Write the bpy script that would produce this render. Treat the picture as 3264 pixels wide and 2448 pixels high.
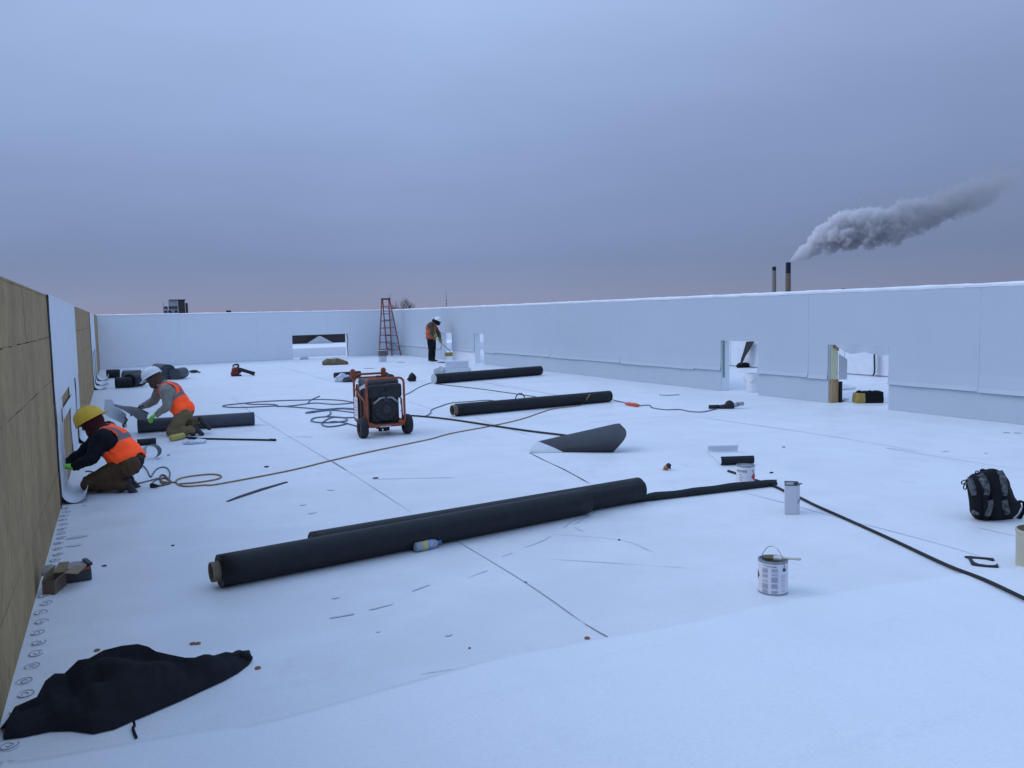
import bpy, bmesh, math, random
from mathutils import Vector as V3, Matrix, noise
random.seed(7)
SC = bpy.context.scene; COL = SC.collection
for o in list(bpy.data.objects): bpy.data.objects.remove(o)
rad = math.radians
# ---------------------------------------------------------------- camera
PW, PH, FPX, EYE = 3264, 2448, 2650.0, 1.65
_d1 = V3((345 - PW/2, PH/2 - 1027, FPX)).normalized()
_up = _d1.cross(V3((1, 0.0222, 0))).normalized()
if _up.y < 0: _up = -_up
_X = _d1.cross(_up)
if _X.x < 0: _X = -_X
RM = Matrix((_X, _d1, _up))                      # image axes (x right, y up, z forward) -> world
cam = bpy.data.objects.new('camera', bpy.data.cameras.new('camera')); COL.objects.link(cam)
cam.data.sensor_width = 36; cam.data.lens = 36*FPX/PW; cam.data.clip_start = .05; cam.data.clip_end = 6000
cam.matrix_world = Matrix.Translation((0, 0, EYE)) @ (RM @ Matrix.Diagonal((1, 1, -1))).to_4x4()
SC.camera = cam
# ---------------------------------------------------------------- world + sun
w = bpy.data.worlds.new('World'); SC.world = w; w.use_nodes = True
nt = w.node_tree; N = nt.nodes; L = nt.links; N.clear()
out = N.new('ShaderNodeOutputWorld'); bg = N.new('ShaderNodeBackground'); L.new(bg.outputs[0], out.inputs[0])
tc = N.new('ShaderNodeTexCoord'); sp = N.new('ShaderNodeSeparateXYZ'); L.new(tc.outputs['Generated'], sp.inputs[0])
ramp = N.new('ShaderNodeValToRGB'); cr = ramp.color_ramp
# overcast dusk: a faint rosy band over the horizon, slate blue cloud above it, brighter towards the zenith
stops = [(0.0, (.10,.11,.14)), (.475, (.13,.14,.19)), (.4995, (.285,.27,.385)), (.508, (.25,.285,.44)), (.530, (.205,.272,.46)),
         (.60, (.275,.378,.635)), (.666, (.365,.49,.79)), (.78, (.46,.635,1.0)), (1.0, (.52,.75,1.17))]
while len(cr.elements) < len(stops): cr.elements.new(.5)
for e, (p, c) in zip(cr.elements, stops): e.position = p; e.color = (*c, 1)
mz = N.new('ShaderNodeMath'); mz.operation = 'MULTIPLY_ADD'; mz.inputs[1].default_value = .5; mz.inputs[2].default_value = .5
L.new(sp.outputs[2], mz.inputs[0]); L.new(mz.outputs[0], ramp.inputs[0])
mp = N.new('ShaderNodeMapping'); mp.inputs['Scale'].default_value = (2.2, 2.2, 7); L.new(tc.outputs['Generated'], mp.inputs[0])
nz = N.new('ShaderNodeTexNoise'); nz.inputs['Scale'].default_value = 1.1; nz.inputs['Detail'].default_value = 5; nz.inputs['Roughness'].default_value = .5
L.new(mp.outputs[0], nz.inputs['Vector'])
mr = N.new('ShaderNodeMapRange'); mr.inputs[1].default_value = .3; mr.inputs[2].default_value = .7; mr.inputs[3].default_value = .94; mr.inputs[4].default_value = 1.06
L.new(nz.outputs[0], mr.inputs[0])
az = N.new('ShaderNodeValToRGB')
for k_ in range(3): az.color_ramp.elements.new(.5)
for e_, (p_, v_) in zip(az.color_ramp.elements, ((.1,.95),(.44,.94),(.67,1.0),(.80,.93),(.93,.79))): e_.position = p_; e_.color = (v_, v_, v_, 1)
mzx = N.new('ShaderNodeMath'); mzx.operation = 'MULTIPLY_ADD'; mzx.inputs[1].default_value = .5; mzx.inputs[2].default_value = .5; L.new(sp.outputs[0], mzx.inputs[0]); L.new(mzx.outputs[0], az.inputs[0])
mm = N.new('ShaderNodeMath'); mm.operation = 'MULTIPLY'; L.new(mr.outputs[0], mm.inputs[0]); L.new(az.outputs[0], mm.inputs[1])
mx = N.new('ShaderNodeVectorMath'); mx.operation = 'SCALE'; L.new(ramp.outputs[0], mx.inputs[0]); L.new(mm.outputs[0], mx.inputs['Scale'])
sky = N.new('ShaderNodeTexSky'); sky.sky_type = 'NISHITA'; sky.sun_disc = False
SUN_EL, SUN_ROT = rad(38), rad(-60)
sky.sun_elevation = SUN_EL; sky.sun_rotation = SUN_ROT
sk = N.new('ShaderNodeVectorMath'); sk.operation = 'SCALE'; sk.inputs['Scale'].default_value = .0015; L.new(sky.outputs[0], sk.inputs[0])
ad = N.new('ShaderNodeVectorMath'); ad.operation = 'ADD'; L.new(mx.outputs[0], ad.inputs[0]); L.new(sk.outputs[0], ad.inputs[1])
L.new(ad.outputs[0], bg.inputs[0]); bg.inputs[1].default_value = 1.0
sun = bpy.data.objects.new('sun', bpy.data.lights.new('sun', 'SUN')); COL.objects.link(sun)
sun.data.energy = .95; sun.data.angle = rad(45); sun.data.color = (.86, .9, 1)
sun.rotation_euler = (math.pi/2 - SUN_EL, 0, math.pi - SUN_ROT)
SC.view_settings.view_transform = 'Standard'; SC.view_settings.look = 'None'; SC.view_settings.exposure = 0; SC.view_settings.gamma = 1
SC.cycles.volume_step_rate = .6; SC.cycles.volume_bounces = 6; SC.cycles.volume_max_steps = 512
# ---------------------------------------------------------------- measured points
ZM = {0:(0,0,1),1:(0,850,2.0743),2:(0,1500,1.75),3:(600,900,2.458),4:(1300,900,2.37),5:(2200,850,2.079),6:(2200,1350,2.079),7:(600,1450,1.3825),
      8:(2300,500,2.2946),'A':(200,1160,3.77),'B':(1080,1140,5.926),'C':(1150,930,6.146),'D':(3000,1450,4.148),'E':(2280,1420,5.925),'F':(2380,1700,6.913),'G':(700,1120,5.53),'H':(100,1740,9.217)}
EY = V3((0, 0, EYE))
def ray(z, x, y):
    a, b, c = ZM[z]; return RM @ V3((a + x/c - PW/2, PH/2 - b - y/c, FPX))
def g(z, x, y, h=0.0):                            # the spot at height h that a measurement falls on
    r = ray(z, x, y); return EY + r*((h - EYE)/r.z)
FW = V3((RM[0][2], RM[1][2], 0)).normalized()     # horizontal view direction
def pv(z, x, y, ref, d=0.0):                      # the spot in the upright plane through ref (moved back by d)
    r = ray(z, x, y); q = V3((ref.x, ref.y, 0)) + FW*d; return EY + r*((q.dot(FW))/(r.dot(FW)))
# ---------------------------------------------------------------- materials
MATS = {}
def mat(name, col, rough=.6, col2=None, nscale=8.0, bump=0.0, bscale=60.0, metal=0.0, spec=.4, stretch=(1,1,1), amount=1.0):
    if name in MATS: return MATS[name]
    m = bpy.data.materials.new(name); m.use_nodes = True; t = m.node_tree; n = t.nodes; l = t.links
    b = n['Principled BSDF']; b.inputs['Roughness'].default_value = rough; b.inputs['Metallic'].default_value = metal
    b.inputs['Specular IOR Level'].default_value = spec
    tc = n.new('ShaderNodeTexCoord'); mp = n.new('ShaderNodeMapping'); mp.inputs['Scale'].default_value = stretch
    l.new(tc.outputs['Object'], mp.inputs[0])
    nz = n.new('ShaderNodeTexNoise'); nz.inputs['Scale'].default_value = nscale; nz.inputs['Detail'].default_value = 6; l.new(mp.outputs[0], nz.inputs['Vector'])
    if col2 is None: col2 = tuple(c*.8 for c in col)
    rp = n.new('ShaderNodeValToRGB'); rp.color_ramp.elements[0].position = .32; rp.color_ramp.elements[1].position = .68
    rp.color_ramp.elements[0].color = (*col2, 1); rp.color_ramp.elements[1].color = (*col, 1)
    l.new(nz.outputs[0], rp.inputs[0]); l.new(rp.outputs[0], b.inputs['Base Color'])
    if bump:
        n2 = n.new('ShaderNodeTexNoise'); n2.inputs['Scale'].default_value = bscale; n2.inputs['Detail'].default_value = 4; l.new(mp.outputs[0], n2.inputs['Vector'])
        bp = n.new('ShaderNodeBump'); bp.inputs['Strength'].default_value = bump; bp.inputs['Distance'].default_value = .01
        l.new(n2.outputs[0], bp.inputs['Height']); l.new(bp.outputs[0], b.inputs['Normal'])
    MATS[name] = m; return m
def frost(name, base=(.80,.83,.88), dark=(.70,.74,.80), gloss=.38, worn_shade=False):
    m = bpy.data.materials.new(name); m.use_nodes = True; t = m.node_tree; n = t.nodes; l = t.links
    b = n['Principled BSDF']; b.inputs['Specular IOR Level'].default_value = .45
    geo = n.new('ShaderNodeNewGeometry')
    def noi(sc, det, stretch=(1,1,1), rot=0, rough=.5):
        mp = n.new('ShaderNodeMapping'); mp.inputs['Scale'].default_value = stretch; mp.inputs['Rotation'].default_value = (0,0,rot); l.new(geo.outputs['Position'], mp.inputs[0])
        z = n.new('ShaderNodeTexNoise'); z.inputs['Scale'].default_value = sc; z.inputs['Detail'].default_value = det; z.inputs['Roughness'].default_value = rough; l.new(mp.outputs[0], z.inputs['Vector']); return z.outputs[0]
    def rng(s, a, c, lo, hi):
        r = n.new('ShaderNodeMapRange'); r.inputs[1].default_value = a; r.inputs[2].default_value = c; r.inputs[3].default_value = lo; r.inputs[4].default_value = hi; l.new(s, r.inputs[0]); return r.outputs[0]
    def mul(a, c):
        r = n.new('ShaderNodeMath'); r.operation = 'MULTIPLY'; l.new(a, r.inputs[0]); l.new(c, r.inputs[1]); return r.outputs[0]
    def add(a, c):
        r = n.new('ShaderNodeMath'); r.operation = 'ADD'; r.use_clamp = True; l.new(a, r.inputs[0]); l.new(c, r.inputs[1]); return r.outputs[0]
    big = rng(noi(.55, 5), .35, .65, 0, .32)
    mid = rng(noi(3.5, 6, (1, .45, 1), .5), .48, .72, 0, .22)
    spk = rng(noi(90, 3), .40, .72, 0, .6)
    smear = mul(rng(noi(1.3, 6, (.35, 2.4, 1), .25, .62), .60, .74, 0, .75), rng(noi(14, 4), .45, .6, .2, 1))
    f = add(add(big, mid), add(spk, smear))
    if worn_shade:      # mottled dirt, plus shade of wall and rolls painted in around one spot
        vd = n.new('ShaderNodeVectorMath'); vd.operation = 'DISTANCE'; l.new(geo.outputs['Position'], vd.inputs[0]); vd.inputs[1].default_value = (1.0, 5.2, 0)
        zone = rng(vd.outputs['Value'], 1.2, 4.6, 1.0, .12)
        dirt_shade = mul(rng(noi(1.1, 7, (1, 1.6, 1), .3, .62), .36, .62, .25, 1.05), zone)
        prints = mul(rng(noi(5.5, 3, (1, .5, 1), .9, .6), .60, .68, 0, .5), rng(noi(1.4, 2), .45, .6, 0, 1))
        f = add(f, add(mul(dirt_shade, rng(noi(40, 2), .3, .7, .55, .95)), prints))
    mx = n.new('ShaderNodeMix'); mx.data_type = 'RGBA'; l.new(f, mx.inputs['Factor']); mx.inputs['A'].default_value = (*base, 1); mx.inputs['B'].default_value = (*dark, 1)
    l.new(mx.outputs['Result'], b.inputs['Base Color'])
    l.new(rng(noi(2.2, 5, (.6, 1, 1)), .35, .65, gloss, gloss + .25), b.inputs['Roughness'])
    bp = n.new('ShaderNodeBump'); bp.inputs['Strength'].default_value = .35; bp.inputs['Distance'].default_value = .004
    hs = add(mul(noi(160, 3), rng(noi(6, 3), .3, .7, .3, .8)), mul(noi(1.7, 3), rng(noi(.9, 2), .3, .7, .2, .4)))
    l.new(hs, bp.inputs['Height']); l.new(bp.outputs[0], b.inputs['Normal'])
    MATS[name] = m; return m
FROST = frost('frosted_membrane', (.80,.83,.88), (.68,.705,.745), worn_shade=True); FROST2 = frost('clean_membrane', (.80,.83,.88), (.70,.74,.80)); WALLW = frost('wall_membrane', (.485,.545,.615), (.445,.505,.575), .55); WALLF = frost('far_wall_membrane_lit', (.79,.82,.865), (.73,.765,.81), .55); SNOW = mat('rime', (.86,.88,.92), .8, (.8,.83,.88), 30, .6, 80)  # WALLF is WALLW's membrane with missing light painted in as a paler colour
WHITE = mat('white_membrane', (.76,.79,.84), .5, (.68,.72,.78), 5, .1, 30)
GREYW = mat('grey_white_sheet', (.50,.53,.57), .5, (.44,.47,.51), 5)
BLACKM = mat('black_membrane', (.013,.015,.019), .5, (.008,.0095,.013), 14, .25, 90, spec=.3)
BLACKB = mat('black_backing', (.018,.020,.026), .6, (.012,.013,.018), 14, .2, 60)
RUB = mat('rubber', (.018,.019,.022), .65, (.012,.012,.015), 20, .2, 80)
FAB = mat('black_fabric', (.016,.017,.022), .85, (.011,.012,.016), 26, .5, 220, spec=.2)
CARD = mat('cardboard', (.30,.225,.145), .85, (.24,.175,.11), 18)
CARDD = mat('cardboard_wet', (.17,.12,.08), .85, (.12,.085,.06), 12)
PINE = mat('pine', (.50,.34,.17), .7, (.36,.23,.11), 6, .2, 30, stretch=(6,6,.6))
STEEL = mat('steel', (.45,.46,.48), .35, (.33,.34,.36), 20, metal=.8)
DARKST = mat('dark_metal', (.05,.052,.058), .45, (.03,.03,.035), 14, .1)
ORF = mat('orange_frame', (.38,.095,.04), .5, (.27,.065,.03), 9, .1)
ENG = mat('engine_black', (.022,.023,.027), .5, (.013,.014,.017), 12, .3, 50)
TANK = mat('tank_grey', (.07,.075,.085), .4, (.045,.05,.06), 6)
SKIN = mat('skin', (.26,.13,.085), .55, (.20,.095,.06), 20)
JBLK = mat('jacket_black', (.014,.015,.022), .8, (.009,.010,.015), 10, .6, 25, spec=.2)
JGRY = mat('shirt_grey', (.30,.29,.25), .85, (.23,.22,.19), 8, .6, 25, spec=.2)
TBRN = mat('trousers_brown', (.105,.062,.032), .85, (.07,.042,.024), 7, .6, 25, spec=.2)
TKHK = mat('trousers_khaki', (.24,.175,.095), .85, (.17,.12,.065), 7, .6, 25, spec=.2)
TBLK = mat('trousers_black', (.010,.011,.015), .85, (.007,.008,.010), 7, .5, 25, spec=.2)
MARO = mat('maroon_knit', (.095,.022,.026), .9, (.06,.014,.018), 40, .6, 120, spec=.2)
YELH = mat('yellow_plastic', (.80,.50,.03), .35, (.66,.40,.03), 5)
WHIH = mat('white_plastic', (.80,.82,.84), .35, (.72,.74,.77), 5)
LIME = mat('lime_glove', (.34,.85,.07), .7, (.22,.58,.06), 12)
DKGL = mat('dark_glove', (.02,.018,.018), .8)
BOOT = mat('boot_leather', (.032,.030,.036), .7, (.02,.018,.022), 12, .3)
CORDT = mat('tan_cord', (.36,.235,.115), .6, (.24,.155,.08), 30)
CORDG = mat('grey_cord', (.16,.17,.19), .6, (.10,.11,.13), 30)
CORDO = mat('rust_cord', (.22,.10,.06), .6, (.15,.08,.05), 30)
HOSEB = mat('blue_grey_hose', (.15,.18,.26), .55, (.09,.11,.17), 10)
PLUG = mat('orange_plug', (.65,.11,.04), .5)
YELB = mat('yellow_brush', (.50,.40,.06), .8, (.33,.25,.05), 60, .5, 150)
TANF = mat('tan_canvas', (.19,.145,.08), .85, (.12,.09,.05), 14, .5, 50)
REDP = mat('red_plastic', (.22,.02,.015), .4, (.13,.015,.012), 8)
LABEL = mat('label_paper', (.74,.75,.79), .6, (.68,.69,.74), 6)
INK = mat('ink', (.05,.055,.10), .6)
INKL = mat('ink_pale', (.44,.46,.56), .6, (.36,.38,.48), 60)
INKG = mat('ink_grey', (.30,.32,.42), .6, (.26,.28,.38), 30)
REDI = mat('red_ink', (.60,.04,.05), .6)
SEAMM = mat('seam_gap', (.33,.36,.42), .7, (.22,.25,.31), 5)  # grey of the deck's open joints and dark strips
SEAMF = mat('seam_faint', (.60,.64,.70), .6, (.48,.52,.60), 5)
SMUDGE = mat('smudge', (.58,.62,.69), .6, (.68,.72,.78), 30)
CONC = mat('stack_concrete', (.27,.215,.15), .8, (.21,.165,.12), .4)
CONCG = mat('stack_concrete_grey', (.33,.30,.27), .8, (.26,.235,.21), .4)
SOOT = mat('stack_band', (.030,.035,.060), .8, (.02,.024,.045), .5)
def vest_mat(name, main, main2, stripe, front_grey=False):
    m = mat(name, main, .75, main2, 9, .5, 30, spec=.2); n = m.node_tree.nodes; l = m.node_tree.links
    b = n['Principled BSDF']; src = b.inputs['Base Color'].links[0].from_socket
    sx = n.new('ShaderNodeSeparateXYZ'); tc = n.new('ShaderNodeTexCoord'); l.new(tc.outputs['Object'], sx.inputs[0])
    nz = n.new('ShaderNodeTexNoise'); nz.inputs['Scale'].default_value = 5; l.new(tc.outputs['Object'], nz.inputs['Vector'])
    def M(op, a, c=None, d=None):
        r = n.new('ShaderNodeMath'); r.operation = op
        for i, v in enumerate((a, c, d)):
            if v is None: continue
            if isinstance(v, (int, float)): r.inputs[i].default_value = v
            else: l.new(v, r.inputs[i])
        return r.outputs[0]
    wz = M('MULTIPLY_ADD', nz.outputs[0], .05, -.025)
    z = M('ADD', sx.outputs[2], wz); x = M('ADD', M('ABSOLUTE', sx.outputs[0]), wz)
    band = M('LESS_THAN', M('ABSOLUTE', M('SUBTRACT', z, .20)), .027)
    vert = M('MULTIPLY', M('LESS_THAN', M('ABSOLUTE', M('SUBTRACT', x, .105)), .027), M('GREATER_THAN', z, .20))
    f = M('MAXIMUM', band, vert)
    mx = n.new('ShaderNodeMix'); mx.data_type = 'RGBA'; l.new(f, mx.inputs['Factor']); l.new(src, mx.inputs['A']); mx.inputs['B'].default_value = (*stripe, 1)
    l.new(mx.outputs['Result'], b.inputs['Base Color']); return m
VEST = vest_mat('hi_vis_orange', (1.9,.17,.035), (1.5,.12,.03), (.20,.17,.19))
VEST3 = vest_mat('hi_vis_worn', (.62,.11,.035), (.15,.10,.07), (.62,.12,.04))
# ---------------------------------------------------------------- mesh builder
class MB:
    def __init__(s): s.v = []; s.f = []; s.m = []; s.k = 0
    def q(s, *pts):
        n = len(s.v); s.v += [V3(p) for p in pts]; s.f.append(tuple(range(n, n + len(pts)))); s.m.append(s.k); return s
    def faces(s, vs, fs):
        n = len(s.v); s.v += [V3(p) for p in vs]
        for f in fs: s.f.append(tuple(n + i for i in f)); s.m.append(s.k)
        return s
    def box(s, c, size, yaw=0.0, rot=None):
        x, y, z = (a/2 for a in size); M = rot if rot is not None else Matrix.Rotation(yaw, 3, 'Z')
        P = [V3(c) + M @ V3((i*x, j*y, k*z)) for i in (-1,1) for j in (-1,1) for k in (-1,1)]
        return s.faces(P, [(0,1,3,2),(4,6,7,5),(0,4,5,1),(2,3,7,6),(0,2,6,4),(1,5,7,3)])
    def tube(s, pts, r, seg=8, caps=True, closed=False):
        pts = [V3(p) for p in pts]; n = len(pts); rr = r if isinstance(r, (list, tuple)) else [r]*n
        vs = []; nrm = None
        for i, p in enumerate(pts):
            a = pts[max(i-1, 0)]; c = pts[min(i+1, n-1)]
            if closed: a = pts[(i-1) % n]; c = pts[(i+1) % n]
            t = (c - a); t = t.normalized() if t.length > 1e-9 else V3((0,0,1))
            if nrm is None: nrm = t.cross(V3((0,0,1)) if abs(t.z) < .9 else V3((1,0,0))).normalized()
            else:
                nrm = nrm - t*nrm.dot(t); nrm = nrm.normalized() if nrm.length > 1e-6 else t.orthogonal().normalized()
            bn = t.cross(nrm)
            vs += [p + (nrm*math.cos(2*math.pi*k/seg) + bn*math.sin(2*math.pi*k/seg))*rr[i] for k in range(seg)]
        fs = []
        for i in range(n if closed else n-1):
            for k in range(seg):
                a = i*seg + k; b = i*seg + (k+1) % seg; c = ((i+1) % n)*seg + (k+1) % seg; d = ((i+1) % n)*seg + k; fs.append((a, b, c, d))
        if caps and not closed: fs.append(tuple(range(seg))[::-1]); fs.append(tuple((n-1)*seg + k for k in range(seg)))
        return s.faces(vs, fs)
    def cyl(s, a, b, r0, r1=None, seg=20): return s.tube([a, b], [r0, r0 if r1 is None else r1], seg)
    def lathe(s, prof, c=(0,0,0), axis=(0,0,1), seg=28):
        ax = V3(axis).normalized(); u = ax.orthogonal().normalized(); w_ = ax.cross(u); c = V3(c); vs = []; fs = []
        for r, z in prof: vs += [c + ax*z + (u*math.cos(2*math.pi*k/seg) + w_*math.sin(2*math.pi*k/seg))*r for k in range(seg)]
        for i in range(len(prof)-1):
            for k in range(seg): fs.append((i*seg+k, i*seg+(k+1) % seg, (i+1)*seg+(k+1) % seg, (i+1)*seg+k))
        return s.faces(vs, fs)
    def ell(s, c, r, rot=None, nu=14, nv=10):
        M = rot or Matrix.Identity(3); c = V3(c); r = (r, r, r) if isinstance(r, (int, float)) else r
        vs = []; fs = []
        for i in range(nv+1):
            for k in range(nu):
                a = math.pi*i/nv; b = 2*math.pi*k/nu
                vs.append(c + M @ V3((r[0]*math.sin(a)*math.cos(b), r[1]*math.sin(a)*math.sin(b), r[2]*math.cos(a))))
        for i in range(nv):
            for k in range(nu): fs.append((i*nu+k, (i+1)*nu+k, (i+1)*nu+(k+1) % nu, i*nu+(k+1) % nu))
        return s.faces(vs, fs)
    def grid(s, P, close_u=False):
        nu, nv = len(P), len(P[0]); vs = [p for row in P for p in row]; fs = []
        for i in range(nu - (0 if close_u else 1)):
            for j in range(nv-1): fs.append((i*nv+j, ((i+1) % nu)*nv+j, ((i+1) % nu)*nv+j+1, i*nv+j+1))
        return s.faces(vs, fs)
    def sheet(s, P, th, k0=0, k1=1):                # grid of points -> sheet of thickness th, k0 material on the normal side
        nu, nv = len(P), len(P[0]); Nn = []
        for i in range(nu):
            row = []
            for j in range(nv):
                a = V3(P[min(i+1, nu-1)][j]) - V3(P[max(i-1, 0)][j]); b = V3(P[i][min(j+1, nv-1)]) - V3(P[i][max(j-1, 0)])
                n_ = a.cross(b); row.append(n_.normalized() if n_.length > 1e-12 else V3((0,0,1)))
            Nn.append(row)
        T = [[V3(P[i][j]) + Nn[i][j]*th/2 for j in range(nv)] for i in range(nu)]; B = [[V3(P[i][j]) - Nn[i][j]*th/2 for j in range(nv)] for i in range(nu)]
        s.k = k0; s.grid(T); s.k = k1
        s.grid([r[::-1] for r in B])
        for i in range(nu-1):
            s.q(T[i][0], B[i][0], B[i+1][0], T[i+1][0]); s.q(T[i+1][-1], B[i+1][-1], B[i][-1], T[i][-1])
        for j in range(nv-1):
            s.q(T[0][j+1], B[0][j+1], B[0][j], T[0][j]); s.q(T[-1][j], B[-1][j], B[-1][j+1], T[-1][j+1])
        s.k = 0; return s
    def prism(s, poly, z0, z1):
        n = len(poly); a = [V3((p[0], p[1], z0)) for p in poly]; b = [V3((p[0], p[1], z1)) for p in poly]
        s.faces(a + b, [tuple(range(n))[::-1], tuple(range(n, 2*n))] + [(i, (i+1) % n, n+(i+1) % n, n+i) for i in range(n)]); return s
    def build(s, name, mats, parent=None, smooth=False, bevel=0, origin=None, fixn=True, weld=False):
        mats = mats if isinstance(mats, (list, tuple)) else [mats]
        if parent is not None: o0 = world_loc(parent)
        elif origin is not None: o0 = V3(origin)
        else:
            xs = [v.x for v in s.v]; ys = [v.y for v in s.v]; zs = [v.z for v in s.v]
            o0 = V3(((min(xs)+max(xs))/2, (min(ys)+max(ys))/2, min(zs)))
        me = bpy.data.meshes.new(name); me.from_pydata([v - o0 for v in s.v], [], s.f)
        for m in mats: me.materials.append(m)
        me.polygons.foreach_set('material_index', s.m)
        if fixn or weld:
            bm = bmesh.new(); bm.from_mesh(me)
            if weld: bmesh.ops.remove_doubles(bm, verts=bm.verts, dist=1e-5)
            if fixn: bmesh.ops.recalc_face_normals(bm, faces=bm.faces)
            bm.to_mesh(me); bm.free()
        if smooth: me.polygons.foreach_set('use_smooth', [True]*len(me.polygons))
        o = bpy.data.objects.new(name, me); COL.objects.link(o)
        if parent is not None: o.parent = parent; WL[o.name] = o0
        else: o.location = o0; WL[o.name] = o0
        if bevel:
            b = o.modifiers.new('b', 'BEVEL'); b.width = bevel; b.segments = 2; b.limit_method = 'ANGLE'; b.angle_limit = rad(40)
        if smooth == 'auto' or (smooth and bevel):
            pass
        return o
WL = {}
def world_loc(o): return WL[o.name]
def tag(o, label, cat, group=None, kind=None):
    if label: o['label'] = label
    if cat: o['category'] = cat
    if group: o['group'] = group
    if kind: o['kind'] = kind
    return o
def thing(name, label, cat, loc, group=None):
    o = bpy.data.objects.new(name, None); COL.objects.link(o); o.empty_display_size = .1; o.location = V3(loc); WL[o.name] = V3(loc)
    return tag(o, label, cat, group)
def struct(o): o['kind'] = 'structure'; return o
def cr_spline(P, n=8):
    P = [V3(p) for p in P]; Q = [P[0]*2 - P[1]] + P + [P[-1]*2 - P[-2]]; out = []
    for i in range(1, len(Q)-2):
        a, b, c, d = Q[i-1:i+3]
        for k in range(n):
            t = k/n; out.append(.5*((2*b) + (c-a)*t + (2*a-5*b+4*c-d)*t*t + (3*b-a-3*c+d)*t**3))
    return out + [P[-1]]
def lerp(a, b, t): return a + (b-a)*t
def sample(P, t):                                    # polyline of pixel tuples at 0..1
    x = t*(len(P)-1); i = min(int(x), len(P)-2); f = x - i; return tuple(P[i][k]*(1-f) + P[i+1][k]*f for k in range(len(P[0])))
def cord(name, label, cat, runs, r, m, parent=None, seg=6, n=8, group=None):
    mb = MB()
    for run in runs:
        pts = [g(p[0], p[1], p[2], (p[3] if len(p) > 3 else 0) + r) for p in run]
        for i in range(len(pts)): pts[i].z = (run[i][3] if len(run[i]) > 3 else 0) + r
        mb.tube(cr_spline(pts, n), r, seg)
    o = mb.build(name, m, parent, smooth=True)
    return tag(o, label, cat, group)
def text_mesh(txt, size, fit=None):
    c = bpy.data.curves.new('t', 'FONT'); c.body = txt; c.size = size; c.resolution_u = 2; c.fill_mode = 'FRONT'
    o = bpy.data.objects.new('t', c); COL.objects.link(o); bpy.context.view_layer.update()
    me = bpy.data.meshes.new_from_object(o.evaluated_get(bpy.context.evaluated_depsgraph_get()))
    vs = [v.co.copy() for v in me.vertices]; fs = [tuple(p.vertices) for p in me.polygons]
    bpy.data.objects.remove(o); bpy.data.curves.remove(c); bpy.data.meshes.remove(me)
    return vs, fs
def voxel(mb, vox, name, m, parent, smooth_it=4, disp=0.0, dscale=6.0, cut=None, loc_rot=None):
    """union the overlapping closed shapes of mb into one continuous skin"""
    o0 = world_loc(parent) if loc_rot is None else None
    me = bpy.data.meshes.new('tmp'); me.from_pydata([v[:] for v in mb.v], [], mb.f)
    bm = bmesh.new(); bm.from_mesh(me); bmesh.ops.remove_doubles(bm, verts=bm.verts, dist=1e-6); bmesh.ops.recalc_face_normals(bm, faces=bm.faces); bm.to_mesh(me); bm.free()
    o = bpy.data.objects.new('tmp', me); COL.objects.link(o)
    r = o.modifiers.new('r', 'REMESH'); r.mode = 'VOXEL'; r.voxel_size = vox; r.adaptivity = 0
    s_ = o.modifiers.new('s', 'SMOOTH'); s_.factor = .5; s_.iterations = smooth_it
    bpy.context.view_layer.update()
    nm = bpy.data.meshes.new_from_object(o.evaluated_get(bpy.context.evaluated_depsgraph_get())); bpy.data.objects.remove(o)
    if disp:
        nm.update()
        for v in nm.vertices:
            v.co += v.normal*disp*(noise.noise(v.co*dscale) + .5*noise.noise(v.co*dscale*2.3 + V3((5,1,2))))
    if cut:
        bm = bmesh.new(); bm.from_mesh(nm); bmesh.ops.delete(bm, geom=[f for f in bm.faces if cut(f.calc_center_median())], context='FACES'); bm.to_mesh(nm); bm.free()
    M = loc_rot.inverted() if loc_rot is not None else Matrix.Translation(-o0)
    nm.transform(M); nm.name = name
    nm.materials.clear(); nm.materials.append(m)
    nm.polygons.foreach_set('use_smooth', [True]*len(nm.polygons)); nm.update()
    ob = bpy.data.objects.new(name, nm); COL.objects.link(ob); ob.parent = parent
    if loc_rot is not None: ob.matrix_local = Matrix.Translation(-world_loc(parent)) @ loc_rot
    return ob
# ================================================================ SETTING
XL, XR, YF = -.52, 11.02, 34.2
PHI = 1.9                                             # parapet height
grd = struct(MB().q((-3000,-3000,-14), (3000,-3000,-14), (3000,3000,-14), (-3000,3000,-14)).build('ground', mat('far_ground', (.16,.16,.17), .9, (.10,.11,.10), .02), fixn=False))
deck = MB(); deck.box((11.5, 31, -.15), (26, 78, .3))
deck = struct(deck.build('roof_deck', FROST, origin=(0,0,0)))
bld = MB(); bld.box((11.5, 31, -7.15), (26, 78, 13.7)); struct(bld.build('building_mass', mat('brick_wall', (.25,.14,.10), .9, (.2,.1,.08), 2)))
# near lap sheet: a second layer of membrane covering the foreground, its cut edge running across
edge = [g(2, 0, 1655), g(2, 60, 1640), g(2, 150, 1632), g(2, 400, 1590), g(2, 800, 1517), g(2, 1200, 1455), g(2, 1575, 1392), g(7, 1300, 920), g(7, 1750, 828), g(7, 2212, 742), g(6, 500, 1205), g(6, 900, 1130), g(6, 1500, 1040), g(6, 2212, 940)]
edge = cr_spline([V3((XL + .03, edge[0].y - .25, 0))] + edge, 6)
last = edge[-1]; edge += [V3((last.x + 3, last.y - .2, 0))]
P = []
for e in edge:
    e = e + V3((0, noise.noise(V3((e.x*9, 1, 3)))*.004, 0))
    q_ = max(.35, min(1, 1 - (e.x - 1.6)/2.2)); P.append([V3((e.x, -3.0, .005)), V3((e.x, e.y - .45, .005)), V3((e.x, e.y - .20, .005 + .012*q_)), V3((e.x, e.y - .06, .005 + .018*q_)), V3((e.x, e.y - .014, .004 + .015*q_)), V3((e.x, e.y, .001))])
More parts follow.
